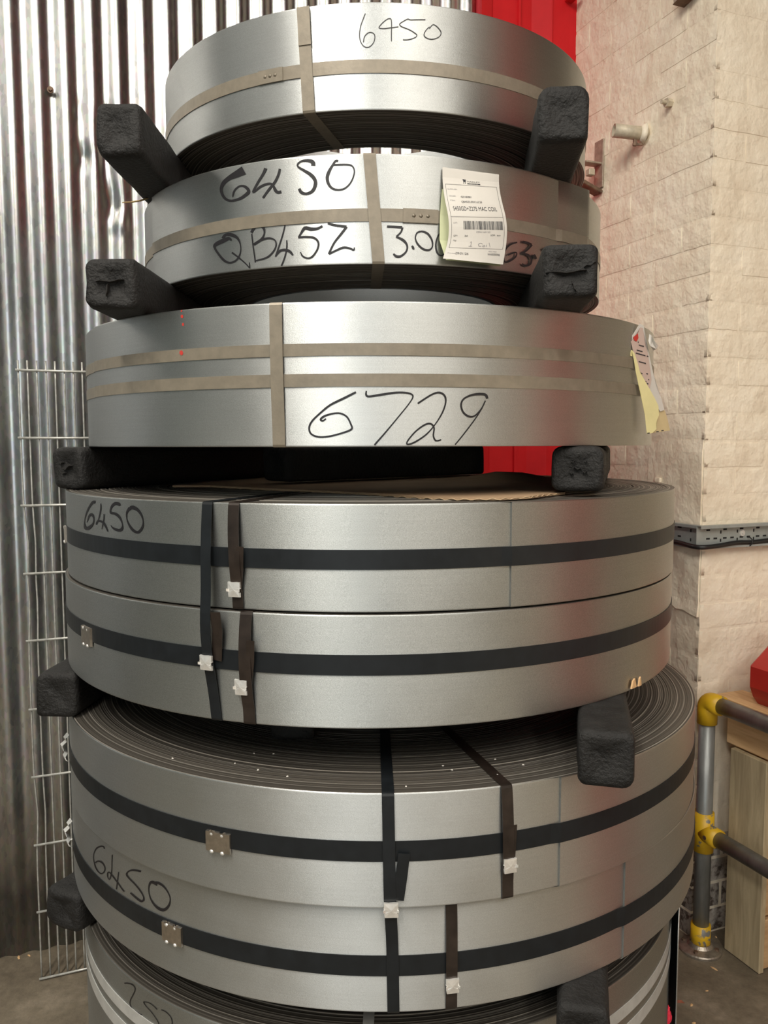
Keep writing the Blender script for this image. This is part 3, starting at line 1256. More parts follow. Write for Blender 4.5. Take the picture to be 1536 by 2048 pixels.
# ---- the eight coils
c1 = make_coil('steel_coil', 'smallest galvanised steel coil on top of the stack, taupe straps, marked 6450 thinly', -0.0136, 1.738, 0.4185, 0.6777, 0.518, bot_rings=True, seed=1, seam_px=None, step=0.002)
c2 = make_coil('steel_coil', 'galvanised steel coil carrying the white paper label, second from the top', -0.0222, 1.7384, 0.4585, 0.4382, 0.2747, seam_px=306, step=0.005, bot_rings=True, seed=2)
c3 = make_coil('steel_coil', 'galvanised steel coil marked 6729 with two taupe hoop straps', -0.0270, 1.738, 0.5651, 0.2004, -0.0038, seam_px=191, step=0.0035, bot_rings=False, seed=3)
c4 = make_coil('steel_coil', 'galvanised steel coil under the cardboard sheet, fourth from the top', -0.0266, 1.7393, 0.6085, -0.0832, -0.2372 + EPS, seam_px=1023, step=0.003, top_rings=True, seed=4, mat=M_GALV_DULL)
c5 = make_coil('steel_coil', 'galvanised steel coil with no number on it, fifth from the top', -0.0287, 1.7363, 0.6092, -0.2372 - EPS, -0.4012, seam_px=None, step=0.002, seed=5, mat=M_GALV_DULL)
c6 = make_coil('steel_coil', 'galvanised steel coil with broad rim of wound layers exposed, sixth from the top', -0.0058, 1.7263, 0.6312, -0.4824, -0.6501 + EPS, seam_px=1121, step=0.003, top_rings=True, seed=6)
c7 = make_coil('steel_coil', 'widest galvanised steel coil, seventh from the top, marked 6450 on a slant', -0.0035, 1.7494, 0.6418, -0.6501 - EPS, -0.812, seam_px=1249, step=0.003, seed=7)
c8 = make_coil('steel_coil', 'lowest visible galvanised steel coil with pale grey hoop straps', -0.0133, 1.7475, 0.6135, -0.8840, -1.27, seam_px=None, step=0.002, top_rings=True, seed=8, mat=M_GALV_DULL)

# coil 1
h1, z0, z1 = hoop_px(c1, 700, 120, 147, M_TAUPE)
cs = cross_strap(c1, c1, theta_px(c1, 606, c1.zt), theta_px(c1, 618, c1.zb), 0.0200, M_TAUPE, c1.o)
ta = theta_px(c1, 607, c1.zt)
bmz = cyl_px(c1, 606, 65)[1]
vv, ff = ribbon([P(c1, ta, c1.zt - 0.001, 0.0028), P(c1, ta + 0.004, bmz, 0.0030), P(c1, ta + 0.006, cyl_px(c1, 607, 92)[1], 0.0032)],
                [Vector((math.cos(ta), math.sin(ta), 0))] * 3, [Vector((math.sin(ta), -math.cos(ta), 0))] * 3, 0.0205, 0.001)
obj('strap_overlap', vv, ff, M_TAUPE, cs)
def lap(c, x0, x1, px, y0, y1, parent, mat):
    t0, t1 = theta_px(c, x0), theta_px(c, x1)
    _, zz1 = cyl_px(c, px, y0)
    _, zz0 = cyl_px(c, px, y1)
    vs_, fs = [], []
    n = 10
    for i in range(n + 1):
        t = t0 + (t1 - t0) * i / n
        for (h, z) in ((0.0010, zz0), (0.0028, zz0), (0.0028, zz1), (0.0010, zz1)):
            vs_.append(P(c, t, z, h))
    for i in range(n):
        for k in range(4):
            k2 = (k + 1) % 4
            fs.append((i * 4 + k, i * 4 + k2, (i + 1) * 4 + k2, (i + 1) * 4 + k))
    fs += [(3, 2, 1, 0), (n * 4, n * 4 + 1, n * 4 + 2, n * 4 + 3)]
    o = obj('strap_overlap', vs_, fs, mat, parent)
    # stamped joint dimples
    for q in range(3):
        t = t0 + (t1 - t0) * (0.30 + 0.2 * q)
        bm = bmesh.new()
        bmesh.ops.create_icosphere(bm, subdivisions=1, radius=1)
        for v in bm.verts:
            p = v.co.copy()
            v.co = P(c, t + p.x * 0.0035 / c.R, (zz0 + zz1) / 2 + p.y * 0.0035, 0.0026 + p.z * 0.0012)
        bm_obj('stamped_joint', bm, mat, parent, True)
    return o


lap(c1, 517, 566, 700, 119.5, 147.5, h1, M_TAUPE)
for st in ([[(235, 50), (200, 140), (165, 240), (148, 340), (148, 420), (165, 490), (205, 548), (255, 572), (310, 555), (360, 500), (382, 430), (375, 375), (340, 345), (295, 342), (245, 375), (215, 430), (207, 495)]],
           [[(745, 255), (640, 268), (520, 282), (455, 275), (450, 255), (500, 195), (570, 140), (610, 128), (632, 145), (640, 220), (637, 350), (637, 480)]],
           [[(1160, 145), (1040, 145), (930, 148), (890, 135), (830, 165), (775, 200), (765, 225), (800, 255), (880, 285), (960, 325), (1015, 365), (1028, 385), (1010, 415), (950, 440), (880, 455), (815, 455)]],
           [[(1222, 285), (1255, 240), (1285, 222), (1330, 245), (1385, 305), (1402, 355), (1375, 405), (1310, 438), (1240, 445), (1175, 425), (1140, 385), (1150, 340), (1185, 290), (1225, 255)]]):
    digit(c1, st, 700, 20, 7.68, 15)

# coil 2: outer lap flares away at its right end, hoop pulled over it
TE = theta_px(c2, 1166)


def flare2(th):
    if th < 0.75 or th > TE + 0.22:
        return 0.0
    if th <= TE:
        return 0.010 * ((th - 0.75) / (TE - 0.75)) ** 1.5
    return 0.010 * (1 - (th - TE) / 0.22)


def lap_tail(c, t0, t1, hfun, z0, z1):
    g = []
    n = 16
    uvs = []
    rows = 5
    for j in range(rows):
        g.append([P(c, t0 + (t1 - t0) * i / n, z0 + (z1 - z0) * j / (rows - 1), 0.0004 + hfun(t0 + (t1 - t0) * i / n)) for i in range(n + 1)])
    vv, ff = slab_grid(g, 0.002, lambda i, j: Vector((g[i][j].x, g[i][j].y, 0)).normalized())
    o = obj('lap_end', vv, ff, M_GALV, c.o, True)
    me = o.data
    l = me.uv_layers.new(name='UVMap')
    for lp in me.loops:
        v = me.vertices[lp.vertex_index].co
        l.data[lp.index].uv = (v.z, math.atan2(v.x, -v.y))
    for p in me.polygons:
        p.use_smooth = abs(p.normal.z) < 0.5
    return o


lap_tail(c2, 0.75, TE, lambda t: min(0.0016, (t - 0.75) * 0.03 - 0.0008) + flare2(t), c2.zb, c2.zt)
h2, z0, z1 = hoop_px(c2, 730, 417, 443, M_TAUPE, extra=lambda t: flare2(t) + (0.004 if 0.75 < t < TE else 0.0))
cs = cross_strap(c2, c2, theta_px(c2, 739, c2.zt), theta_px(c2, 757, c2.zb), 0.0190, M_TAUPE, c2.o, h=0.0024)
lap(c2, 806, 876, 730, 416, 444, h2, M_TAUPE)
W4 = 20
for st in ([[(325, 195, 84), (255, 232, 66), (190, 265, 45), (135, 310, 38), (108, 365, 28), (115, 420, 25), (150, 470, 25), (205, 488, 22), (290, 465, 26), (355, 420, 32), (370, 390, 30), (340, 355, 28), (290, 345, 16), (245, 375, 16), (225, 410, 15), (217, 450, 10)]],
           [[(535, 175, 32), (510, 230, 26), (460, 310, 22), (415, 395, 20), (425, 400, 18), (480, 355, 22), (540, 328, 22), (590, 325, 20), (610, 350, 25), (630, 390, 32), (650, 405, 28), (685, 400, 26)],
            [(670, 180, 22), (655, 240, 24), (620, 310, 24), (560, 385, 22), (508, 460, 20)]],
           [[(990, 150, 40), (985, 115, 40), (930, 100, 28), (870, 110, 18), (840, 140, 16), (850, 165, 20), (900, 195, 26), (970, 240, 35), (1010, 295, 35), (1005, 355, 34), (975, 400, 30), (920, 420, 26), (875, 405, 32), (855, 370, 28)]],
           [[(1230, 105, 22), (1205, 105, 22), (1180, 140, 22), (1145, 200, 30), (1125, 260, 32), (1135, 320, 30), (1170, 365, 24), (1225, 382, 20), (1290, 370, 18), (1345, 320, 15), (1378, 250, 14), (1385, 195, 14), (1365, 155, 16), (1320, 140, 18), (1180, 142, 18)]]):
    digit(c2, st, 420, 300, 4.8, W4)
for st in ([[(205, 245, 14), (180, 225, 30), (130, 245, 40), (60, 280, 36), (42, 310, 20), (85, 380, 20), (140, 440, 24), (195, 458, 18), (255, 430, 16), (290, 365, 12), (292, 290, 10), (265, 225, 24), (210, 192, 36), (150, 190, 26), (120, 225, 24)],
            [(210, 360, 18), (270, 405, 16), (340, 465, 12), (380, 510, 10)], [(380, 510, 9), (378, 455, 8)]],
           [[(400, 180, 12), (412, 290, 12), (425, 380, 12), (435, 455, 12)], [(395, 170, 22), (430, 115, 30), (480, 100, 30), (515, 130, 24), (520, 180, 14), (490, 235, 22), (420, 285, 20)],
            [(420, 282, 20), (490, 240, 22), (570, 222, 18), (625, 245, 14), (632, 300, 14), (600, 360, 16), (540, 410, 16), (440, 438, 12)]],
           [[(722, 85, 12), (700, 180, 14), (665, 290, 14), (628, 400, 14)], [(630, 390, 16), (670, 345, 22), (720, 335, 26), (765, 350, 26), (795, 385, 18)], [(737, 242, 12), (735, 330, 14), (715, 410, 14), (685, 488, 14)]],
           [[(1080, 105, 22), (1030, 130, 24), (970, 135, 34), (910, 125, 32), (870, 180, 18), (850, 215, 20)], [(845, 215, 20), (920, 210, 20), (1000, 220, 22), (1040, 265, 20), (1030, 330, 18), (985, 395, 18), (940, 415, 16), (890, 395, 16), (868, 355, 10)]],
           [[(1130, 80, 22), (1200, 98, 24), (1310, 112, 26)], [(1312, 112, 24), (1260, 180, 24), (1190, 270, 20), (1140, 375, 22)], [(1140, 375, 20), (1200, 345, 20), (1280, 312, 22), (1340, 320, 20), (1380, 335, 18), (1385, 310, 10)]]):
    digit(c2, st, 420, 430, 4.8, 14)
for st in ([[(60, 98, 20), (120, 100, 20), (190, 105, 24)], [(192, 105, 20), (180, 145, 16), (140, 185, 16)], [(138, 185, 16), (200, 215, 22), (232, 260, 16), (225, 310, 16), (180, 350, 20), (140, 352, 22), (115, 330, 14)]],
           [[(272, 262, 14), (282, 275, 20), (290, 295, 14)]],
           [[(345, 140, 18), (315, 155, 14), (303, 200, 12), (325, 250, 16), (370, 290, 18), (420, 298, 18), (448, 270, 12), (445, 215, 14), (410, 160, 18), (365, 140, 16), (340, 142, 14)]],
           [[(575, 170, 16), (545, 158, 14), (510, 160, 14), (485, 210, 14), (478, 270, 14), (495, 330, 14), (530, 345, 12), (560, 310, 10), (580, 250, 10)]],
           [[(1165, 235, 12), (1110, 252, 16), (1070, 290, 14), (1050, 350, 12), (1060, 402, 12), (1100, 395, 16), (1150, 360, 14), (1160, 325, 10), (1130, 325, 14), (1085, 345, 10)]],
           [[(1210, 230, 20), (1250, 238, 18), (1288, 255, 18)], [(1290, 255, 18), (1250, 300, 16), (1205, 330, 16)], [(1203, 328, 16), (1260, 345, 20), (1285, 380, 16), (1275, 420, 18), (1235, 435, 18), (1205, 418, 14)]],
           [[(1306, 340, 20), (1315, 358, 26), (1325, 378, 20)]],
           [[(1478, 280, 10), (1430, 280, 14), (1385, 298, 14)], [(1384, 296, 14), (1425, 328, 14), (1440, 355, 12), (1420, 385, 12), (1380, 395, 12)]]):
    o = digit(c2, st, 760, 430, 4.267, 14, h=0.0005 if st[0][0][0] < 900 else 0.0030)

# coil 3
h3a, _, _ = hoop_px(c3, 770, 686, 711, M_TAUPE)
h3b, _, _ = hoop_px(c3, 770, 747, 773, M_TAUPE)
cross_strap(c3, c3, theta_px(c3, 552, c3.zt), theta_px(c3, 559, c3.zb), 0.0190, M_TAUPE, c3.o, bow=0.002)
for st in ([[(430, 55, 16), (330, 105, 18), (230, 155, 16), (150, 220, 14), (90, 280, 14), (70, 330, 14), (85, 375, 14), (140, 398, 14), (220, 395, 14), (320, 370, 14), (395, 340, 16), (390, 300, 14), (360, 245, 14), (310, 218, 14), (250, 220, 14), (185, 240, 16), (158, 265, 16), (175, 275, 14), (200, 258, 10)]],
           [[(510, 45, 10), (508, 75, 16), (530, 88, 16), (620, 75, 18), (740, 58, 16), (830, 62, 14), (868, 85, 12), (840, 140, 10), (760, 240, 10), (660, 360, 12), (590, 440, 14), (572, 462, 14)]],
           [[(905, 142, 14), (960, 105, 14), (1020, 70, 14), (1070, 58, 16), (1110, 80, 14), (1120, 130, 12), (1095, 210, 12), (1040, 300, 10), (970, 380, 12), (880, 440, 14), (825, 455, 12), (830, 425, 12), (890, 355, 12), (960, 305, 14), (1005, 298, 14), (1030, 330, 12), (1025, 390, 12), (1045, 428, 12), (1085, 420, 10)]],
           [[(1440, 105, 18), (1425, 75, 20), (1370, 70, 20), (1310, 80, 16), (1255, 110, 14), (1238, 155, 14), (1255, 210, 14), (1300, 242, 16), (1345, 235, 12), (1395, 180, 10), (1425, 120, 10)], [(1400, 175, 10), (1350, 255, 10), (1260, 375, 10), (1192, 458, 10)]]):
    digit(c3, st, 600, 770, 3.84, 12)
# red paint specks
for (px, py, r) in ((364, 633, 2.6), (366, 649, 2.2), (363, 622, 1.5), (364, 706, 3.6), (363, 716, 2.0)):
    bm = bmesh.new()
    bmesh.ops.create_circle(bm, cap_ends=True, segments=9, radius=1)
    for v in bm.verts:
        q = v.co
        k = 1 + 0.35 * noise.noise(Vector((q.x * 2, q.y * 2, px)))
        th, z = cyl_px(c3, px + q.x * r * k, py + q.y * r * 1.4 * k)
        v.co = P(c3, th, z, 0.0018 if 680 < py < 715 else 0.0005)
    bm_obj('red_paint_speck', bm, M_REDINK, c3.o)

# coils 4 and 5
h4, _, _ = hoop_px(c4, 768, 1100, 1140, M_BLACK)
h5, _, _ = hoop_px(c5, 768, 1310, 1351, M_BLACK)
for st in ([[(362, 140, 60), (320, 140, 50), (270, 200, 35), (220, 290, 28), (180, 400, 18), (158, 520, 12), (170, 620, 50), (210, 645, 66), (270, 610, 56), (325, 540, 25), (335, 450, 20), (310, 390, 45), (280, 375, 48), (240, 420, 30), (207, 530, 12)]],
           [[(467, 165, 12), (470, 260, 22), (450, 380, 20), (425, 470, 16), (395, 530, 30), (385, 575, 18)], [(395, 530, 26), (430, 500, 40), (490, 515, 40), (550, 580, 34), (605, 705, 14)], [(532, 365, 14), (530, 460, 20), (510, 560, 18), (492, 660, 10)]],
           [[(835, 210, 30), (810, 175, 60), (750, 165, 60), (690, 210, 45), (655, 290, 25), (670, 345, 45), (740, 360, 50), (810, 410, 45), (860, 490, 25), (885, 580, 15), (875, 650, 50), (830, 680, 55), (750, 660, 50), (690, 620, 25), (665, 580, 10)]],
           [[(1020, 290, 40), (1060, 240, 70), (1120, 255, 70), (1190, 300, 50), (1255, 400, 30), (1285, 510, 20), (1270, 620, 40), (1210, 705, 50), (1150, 715, 50), (1070, 660, 45), (1000, 550, 25), (965, 430, 15), (975, 330, 35), (1030, 250, 60)]]):
    digit(c4, st, 150, 990, 9.6, 20)
th, z = cyl_px(c4, 136, 1073)
seal_h(c4, -1.17, z, 0.030, 0.029, h4)
th, z = cyl_px(c5, 176, 1271)
seal_h(c5, th, z, 0.040, 0.031, h5)
# strap that ties coils 4 and 5 together
tie = empty('tie_strap', (c5.a, c5.b, c5.zb), 'long black strap tying the fourth and fifth coils together', 'strap')
tie['category'] = 'strap'
s = cross_strap(c4, c5, theta_px(c4, 414, c4.zt), theta_px(c5, 434, c5.zb), 0.0170, M_BLACK, tie, bow=0.011, ref=c5, name='strap_band', kink=lambda t: 0.45 * t if t < 0.7 else 0.315 + (t - 0.7) * 2.283)
c5t = c5
th, z = cyl_px(c5, 420, 1322)
seal_v(c5, th, z, 0.0205, 0.0220, tie, hh=0.0090)
flap(c5, [(437, 1222, 0.010), (440, 1260, 0.0075), (436, 1320, 0.0035)], 0.0165, M_BROWN, tie)
# strap on coil 4
s = cross_strap(c4, c4, theta_px(c4, 467, c4.zt), theta_px(c4, 476, c4.zb), 0.0170, M_BROWN, c4.o, bow=0.006)
th, z = cyl_px(c4, 471, 1178)
seal_v(c4, th, z, 0.0195, 0.0220, s, hh=0.0050)
flap(c4, [(484, 1092, 0.0085), (482, 1130, 0.006), (478, 1172, 0.0035)], 0.0110, M_BROWN, s)
# strap on coil 5
s = cross_strap(c5, c5, theta_px(c5, 493, c5.zt), theta_px(c5, 500, c5.zb), 0.0185, M_BROWN, c5.o, bow=0.007, kink=lambda t: -0.9 * math.sin(math.pi * min(1, t / 0.95)) * 0.6 + t)
th, z = cyl_px(c5, 486, 1372)
seal_v(c5, th, z, 0.0195, 0.0225, s, hh=0.0056)
flap(c5, [(507, 1278, 0.011), (505, 1320, 0.008), (498, 1372, 0.004)], 0.0120, M_BROWN, s)

# coils 6 and 7
h6, _, _ = hoop_px(c6, 768, 1684, 1725, M_BLACK)
h7, _, _ = hoop_px(c7, 768, 1913, 1954, M_BLACK)
th, z = cyl_px(c6, 437, 1684)
seal_h(c6, th, z, 0.0410, 0.0300, h6)
th, z = cyl_px(c7, 345, 1867)
seal_h(c7, th, z, 0.0400, 0.0305, h7)
for c, h in ((c6, h6), (c7, h7)):
    zc = sum((h.data.vertices[0].co.z, h.data.vertices[2].co.z)) / 2 + c.zb
    zig = [(0.026, 0.002), (0.020, 0.008), (0.012, 0.006), (0.006, 0.014), (-0.002, 0.012), (-0.008, 0.005), (-0.016, 0.010), (-0.022, 0.008), (-0.028, 0.003)]
    pp = [P(c, -1.195 + 0.004 * math.sin(q * 2.1), zc + dz, dr) for q, (dz, dr) in enumerate(zig)]
    vv, ff = ribbon(pp, [Vector((0.55, -0.83, 0.1 * math.sin(q))).normalized() for q in range(len(pp))], [Vector((-0.83, -0.55, 0))] * len(pp), 0.016, 0.0012)
    obj('bent_seal', vv, ff, M_SEAL, h)
for st in ([[(310, 158, 14), (295, 118, 22), (240, 115, 24), (180, 145, 22), (140, 210, 12), (125, 290, 10), (135, 380, 12), (160, 470, 20), (205, 545, 20), (260, 580, 20), (305, 550, 18), (320, 490, 14), (295, 420, 22), (245, 375, 28), (195, 368, 24), (155, 395, 20)]],
           [[(445, 258, 14), (438, 400, 12), (435, 530, 12), (420, 620, 14), (395, 680, 14), (365, 630, 14), (368, 570, 20), (400, 560, 24), (450, 620, 22), (540, 740, 20), (610, 840, 20), (650, 890, 18)], [(553, 550, 12), (540, 660, 14), (515, 850, 16)]],
           [[(935, 545, 30), (870, 530, 34), (780, 525, 32), (715, 550, 22), (690, 600, 26), (740, 670, 24), (830, 760, 24), (920, 870, 24), (975, 970, 18), (980, 1030, 30), (940, 1055, 36), (860, 1000, 34), (755, 910, 26)]],
           [[(1210, 790, 14), (1170, 745, 50), (1110, 730, 45), (1075, 790, 25), (1070, 890, 14), (1100, 1010, 20), (1170, 1120, 34), (1260, 1190, 50), (1340, 1200, 50), (1410, 1130, 35), (1435, 1020, 14), (1400, 910, 18), (1320, 800, 30), (1220, 740, 40), (1160, 745, 40)]]):
    digit(c7, st, 170, 1680, 8.533, 18)
tie2 = empty('tie_strap', (c7.a, c7.b, c7.zb), 'long black strap tying the sixth and seventh coils together', 'strap')
cross_strap(c6, c7, theta_px(c6, 776, c6.zt), theta_px(c7, 787, c7.zb), 0.0172, M_BLACK, tie2, bow=0.003, ref=c7, name='strap_band')
th, z = cyl_px(c6, 782, 1817)
seal_v(c6, th, z, 0.0205, 0.0215, tie2, hh=0.0052).location = Vector((c6.a - c7.a, c6.b - c7.b, c6.zb - c7.zb))
flap(c6, [(808, 1705, 0.006), (803, 1750, 0.0045), (796, 1800, 0.003)], 0.0165, M_BLACK, tie2).location = Vector((c6.a - c7.a, c6.b - c7.b, c6.zb - c7.zb))
s = cross_strap(c6, c6, theta_px(c6, 1014, c6.zt), theta_px(c6, 1016, c6.zb), 0.0172, M_BROWN, c6.o, bow=0.004)
th, z = cyl_px(c6, 1018, 1729)
seal_v(c6, th, z, 0.0200, 0.0215, s, hh=0.0045)
flap(c6, [(1025, 1648, 0.006), (1024, 1690, 0.004), (1022, 1730, 0.003)], 0.0110, M_BROWN, s)
s = cross_strap(c7, c7, theta_px(c7, 903, c7.zt), theta_px(c7, 903, c7.zb), 0.0168, M_BROWN, c7.o, bow=0.003)
th, z = cyl_px(c7, 904, 1969)
seal_v(c7, th, z, 0.0192, 0.0215, s, hh=0.0042)

# coil 8
M_GREYS = simple_mat('pale_grey_strap', (0.50, 0.50, 0.48), 0.42, 0.3, 0.1, 40)
_, zA = cyl_px(c8, 200, 1975)
_, zB = cyl_px(c8, 225, 1972)
hoop(c8, zB - 0.028, zB - 0.006, M_GREYS)
hoop(c8, zB - 0.068, zB - 0.044, M_GREYS)
cross_strap(c8, c8, theta_px(c8, 734, c8.zt), theta_px(c8, 734, c8.zb), 0.0172, M_GREYS, c8.o)
for st in ([[(165, 150, 24), (230, 150, 26), (300, 170, 24), (350, 220, 16), (355, 280, 14), (320, 360, 16), (275, 450, 14), (265, 530, 14), (300, 600, 14), (370, 660, 14), (440, 705, 14), (485, 720, 12)]],
           [[(755, 625, 14), (690, 560, 14), (620, 510, 14), (540, 490, 14), (512, 495, 16), (560, 570, 12), (650, 670, 12), (730, 780, 12), (780, 870, 12), (775, 940, 14), (700, 940, 16), (600, 885, 20), (540, 872, 20)]],
           [[(830, 630, 16), (900, 660, 16), (970, 720, 14), (1015, 790, 14), (1028, 870, 14), (1015, 950, 12)]]):
    digit(c8, st, 230, 1950, 9.035, 14)
# loose lap standing off the right side
lap_tail(c8, 1.16, 2.2, lambda t: 0.016, c8.zb, c8.zt + 0.002)

# bearers under the lowest coil
for (x, lab) in ((-0.35, 'dark timber bearer on the floor under the lowest coil, left one'), (0.33, 'dark timber bearer on the floor under the lowest coil, right one')):
    bm = bmesh.new()
    bm_box(bm, (0, 0, c8.zb / 2), X_, Y_, UP, 0.12, 1.0, c8.zb - 0.001, 0.006)
    o = bm_obj('timber_bearer', bm, M_BLOCK, None, loc=(x, 1.75, 0))
    tag(o, lab, 'timber bearer', 'bearers on the floor')


# ------------------------------------------------------------------ black blocks between the coils
def block(label, end, ang, z0, z1, w, L, seed, group, top_chamfer=0.0):
    """tarred timber: near end centre at (x, y), running back at ang (radians from +Y towards +X)"""
    z0, z1 = z0 + EYE, z1 + EYE
    h = z1 - z0
    rng = random.Random(seed)
    ns = 18
    cr = [rng.uniform(0.008, 0.017) for _ in range(4)]
    prof = []
    for q, (sx, sz) in enumerate(((1, 1), (-1, 1), (-1, -1), (1, -1))):
        cx, cz = sx * (w / 2 - cr[q]), sz * (h / 2 - cr[q])
        a0 = q * math.pi / 2
        for k in range(5):
            a = a0 + k * math.pi / 8
            prof.append((cx + cr[q] * math.cos(a), cz + cr[q] * math.sin(a)))
        # point in the middle of the next side
        nxt = ((0, 1), (-1, 0), (0, -1), (1, 0))[q]
        prof.append((nxt[0] * w / 2, nxt[1] * h / 2))
    m = len(prof)
    vs_, fs = [], []
    ys = [0.0] + [0.012 + (L - 0.012) * (k / (ns - 1)) ** 1.4 for k in range(ns)]
    for k, y in enumerate(ys):
        for (x, z) in prof:
            sc = 0.94 if k == 0 else 1.0
            d = 0.0025 * noise.noise(Vector((x * 30 + seed * 9, y * 16, z * 30)))
            px, pz = x * sc, z * sc
            px += d * (1 if x > 0 else -1) * (abs(x) / (w / 2))
            px = max(-w / 2 - 0.002, min(w / 2 + 0.002, px))
            if abs(z) < h / 2 - 0.002:
                pz += 0.0
            yy = y + (0.004 * noise.noise(Vector((x * 40, z * 40, seed * 3.1))) if k == 0 else 0)
            vs_.append((px, yy, pz + h / 2))
    for k in range(len(ys) - 1):
        for i in range(m):
            i2 = (i + 1) % m
            fs.append((k * m + i2, k * m + i, (k + 1) * m + i, (k + 1) * m + i2))
    # near end: rings towards the centre
    prev = list(range(m))
    for sc, inn in ((0.75, -0.002), (0.5, 0.001), (0.25, 0.003)):
        cur = []
        for (x, z) in prof:
            cur.append(len(vs_))
            dy = inn + 0.005 * noise.noise(Vector((x * sc * 60, z * sc * 60, seed * 5.7)))
            vs_.append((x * sc, dy, z * sc + h / 2))
        for i in range(m):
            i2 = (i + 1) % m
            fs.append((prev[i], prev[i2], cur[i2], cur[i]))
        prev = cur
    vs_.append((0, 0.004, h / 2))
    for i in range(m):
        fs.append((prev[i], prev[(i + 1) % m], len(vs_) - 1))
    fs.append(tuple((len(ys) - 1) * m + i for i in range(m)))
    o = obj('timber_block', vs_, fs, M_BLOCK, None, True)
    for p in o.data.polygons:
        p.use_smooth = True
    o.location = (end[0], end[1], z0)
    o.rotation_euler = (0, 0, -ang)
    tag(o, label, 'timber block', group)
    return o


G = 'black blocks between the coils'
R_ = math.radians
block('black timber block under the left side of the topmost coil', (-0.402, 1.290), R_(0), 0.4384, 0.5176, 0.072, 0.86, 1, G)
block('black timber block under the right side of the topmost coil', (0.262, 1.232), R_(6), 0.4384, 0.5176, 0.074, 0.86, 2, G)
bT = block('black timber block with a T-shaped split, left between second and third coils', (-0.402, 1.232), R_(1), 0.2006, 0.2745, 0.078, 0.9, 3, G)
bC = block('black timber block with a crack across it, right between second and third coils', (0.258, 1.152), R_(5), 0.2006, 0.2745, 0.076, 0.9, 4, G)
bP = block('black timber block under the left of the coil marked 6729', (-0.588, 1.525), R_(27), -0.0830, -0.0040, 0.076, 0.8, 5, G)
bQ = block('black timber block standing on the cardboard under the coil marked 6729', (0.300, 1.270), R_(16), -0.0742, -0.0040, 0.080, 0.8, 6, G)
block('black timber block lying deep in the gap behind the cardboard edge', (-0.215, 1.62), R_(46), -0.0740, -0.0040, 0.080, 0.60, 7, G)
block('black timber block jutting out left between fifth and sixth coils', (-0.580, 1.415), R_(4), -0.4822, -0.4014, 0.076, 0.6, 8, G)
block('black timber block jutting out right between fifth and sixth coils', (0.310, 1.112), R_(13), -0.4822, -0.4014, 0.078, 0.8, 9, G)
block('black timber block end just showing in the middle under the fifth coil', (-0.150, 1.30), R_(0), -0.4822, -0.4014, 0.072, 0.8, 10, G)
block('crumpled black timber block jutting out left under the seventh coil', (-0.590, 1.432), R_(26), -0.8838, -0.8122, 0.085, 0.5, 11, G)
block('black timber block jutting out right under the seventh coil', (0.285, 1.118), R_(14), -0.8838, -0.8122, 0.076, 0.8, 12, G)




def splits(b, lines):
    # drying splits in an end grain: (x0, z0, x1, z1, width) about the end's middle
    for (x0, z0, x1, z1, w) in lines:
        n_ = 7
        g_ = []
        for k in range(n_):
            t = k / (n_ - 1)
            ww = w * (0.25 + math.sin(math.pi * t)) * 0.6
            x, z = x0 + (x1 - x0) * t, z0 + (z1 - z0) * t + 0.0012 * math.sin(t * 9)
            d = Vector((x1 - x0, 0, z1 - z0)).normalized()
            nn = Vector((-d.z, 0, d.x))
            p = Vector((x, -0.0045, z + b.dimensions.z / 2))
            g_.append([p - nn * ww / 2, p + nn * ww / 2])
        vv, ff = slab_grid(g_, 0.012, lambda i, j: Vector((0, -1, 0)))
        obj('split', vv, ff, M_DARK, b)


bpy.context.view_layer.update()
splits(bT, [(-0.022, 0.002, 0.020, 0.004, 0.0022), (-0.004, -0.002, -0.007, -0.020, 0.0026)])
splits(bC, [(-0.034, -0.003, 0.022, -0.001, 0.0022), (0.018, 0.004, 0.034, 0.010, 0.0016), (0.002, -0.018, 0.008, -0.030, 0.0012)])
splits(bP, [(-0.010, -0.002, 0.004, 0.002, 0.006), (0.000, 0.006, 0.010, 0.004, 0.003), (-0.014, -0.008, -0.006, -0.010, 0.003), (-0.018, 0.008, -0.010, 0.010, 0.002)])
splits(bQ, [(-0.006, 0.002, 0.006, 0.000, 0.0025), (-0.012, -0.006, -0.006, -0.008, 0.002), (0.008, -0.006, 0.014, -0.004, 0.002), (-0.010, 0.010, -0.004, 0.012, 0.002), (0.010, 0.010, 0.014, 0.012, 0.0016)])

# ------------------------------------------------------------------ cardboard on the fourth coil
def card_z(x, y):
    z = c4.zt + 0.0045
    z += 0.0018 * math.sin(x * 14 + 1.0) * math.sin(y * 9)
    z += 0.018 * math.exp(-((x - 0.27) / 0.08) ** 2 - ((y - 1.80) / 0.09) ** 2)
    return z


front = [at_z(px, py, c4.zt + 0.006) for (px, py) in ((345, 971), (420, 970), (480, 972), (560, 976), (640, 979), (700, 982), (780, 986), (850, 990), (920, 993), (1000, 994), (1060, 992), (1090, 988), (1130, 984))]
g = []
nr_ = 26
for k in range(nr_ + 1):
    t = k / nr_
    row = []
    for i, p in enumerate(front):
        bx = -0.26 + 0.72 * i / (len(front) - 1)
        by = 2.05 + 0.03 * math.sin(i)
        q = Vector((p.x + (bx - p.x) * t, p.y + (by - p.y) * t, 0))
        q.z = max(card_z(q.x, q.y), c4.zt + 0.0045)
        row.append(q)
    g.append(row)
vv, ff = slab_grid(g, 0.0038, lambda i, j: Vector((0, 0, 1)))
card = empty('cardboard_sheet', (0, 0, 0), 'brown corrugated cardboard sheet lying on the fourth coil', 'cardboard')
obj('card_face', vv, ff, M_CARD, card)
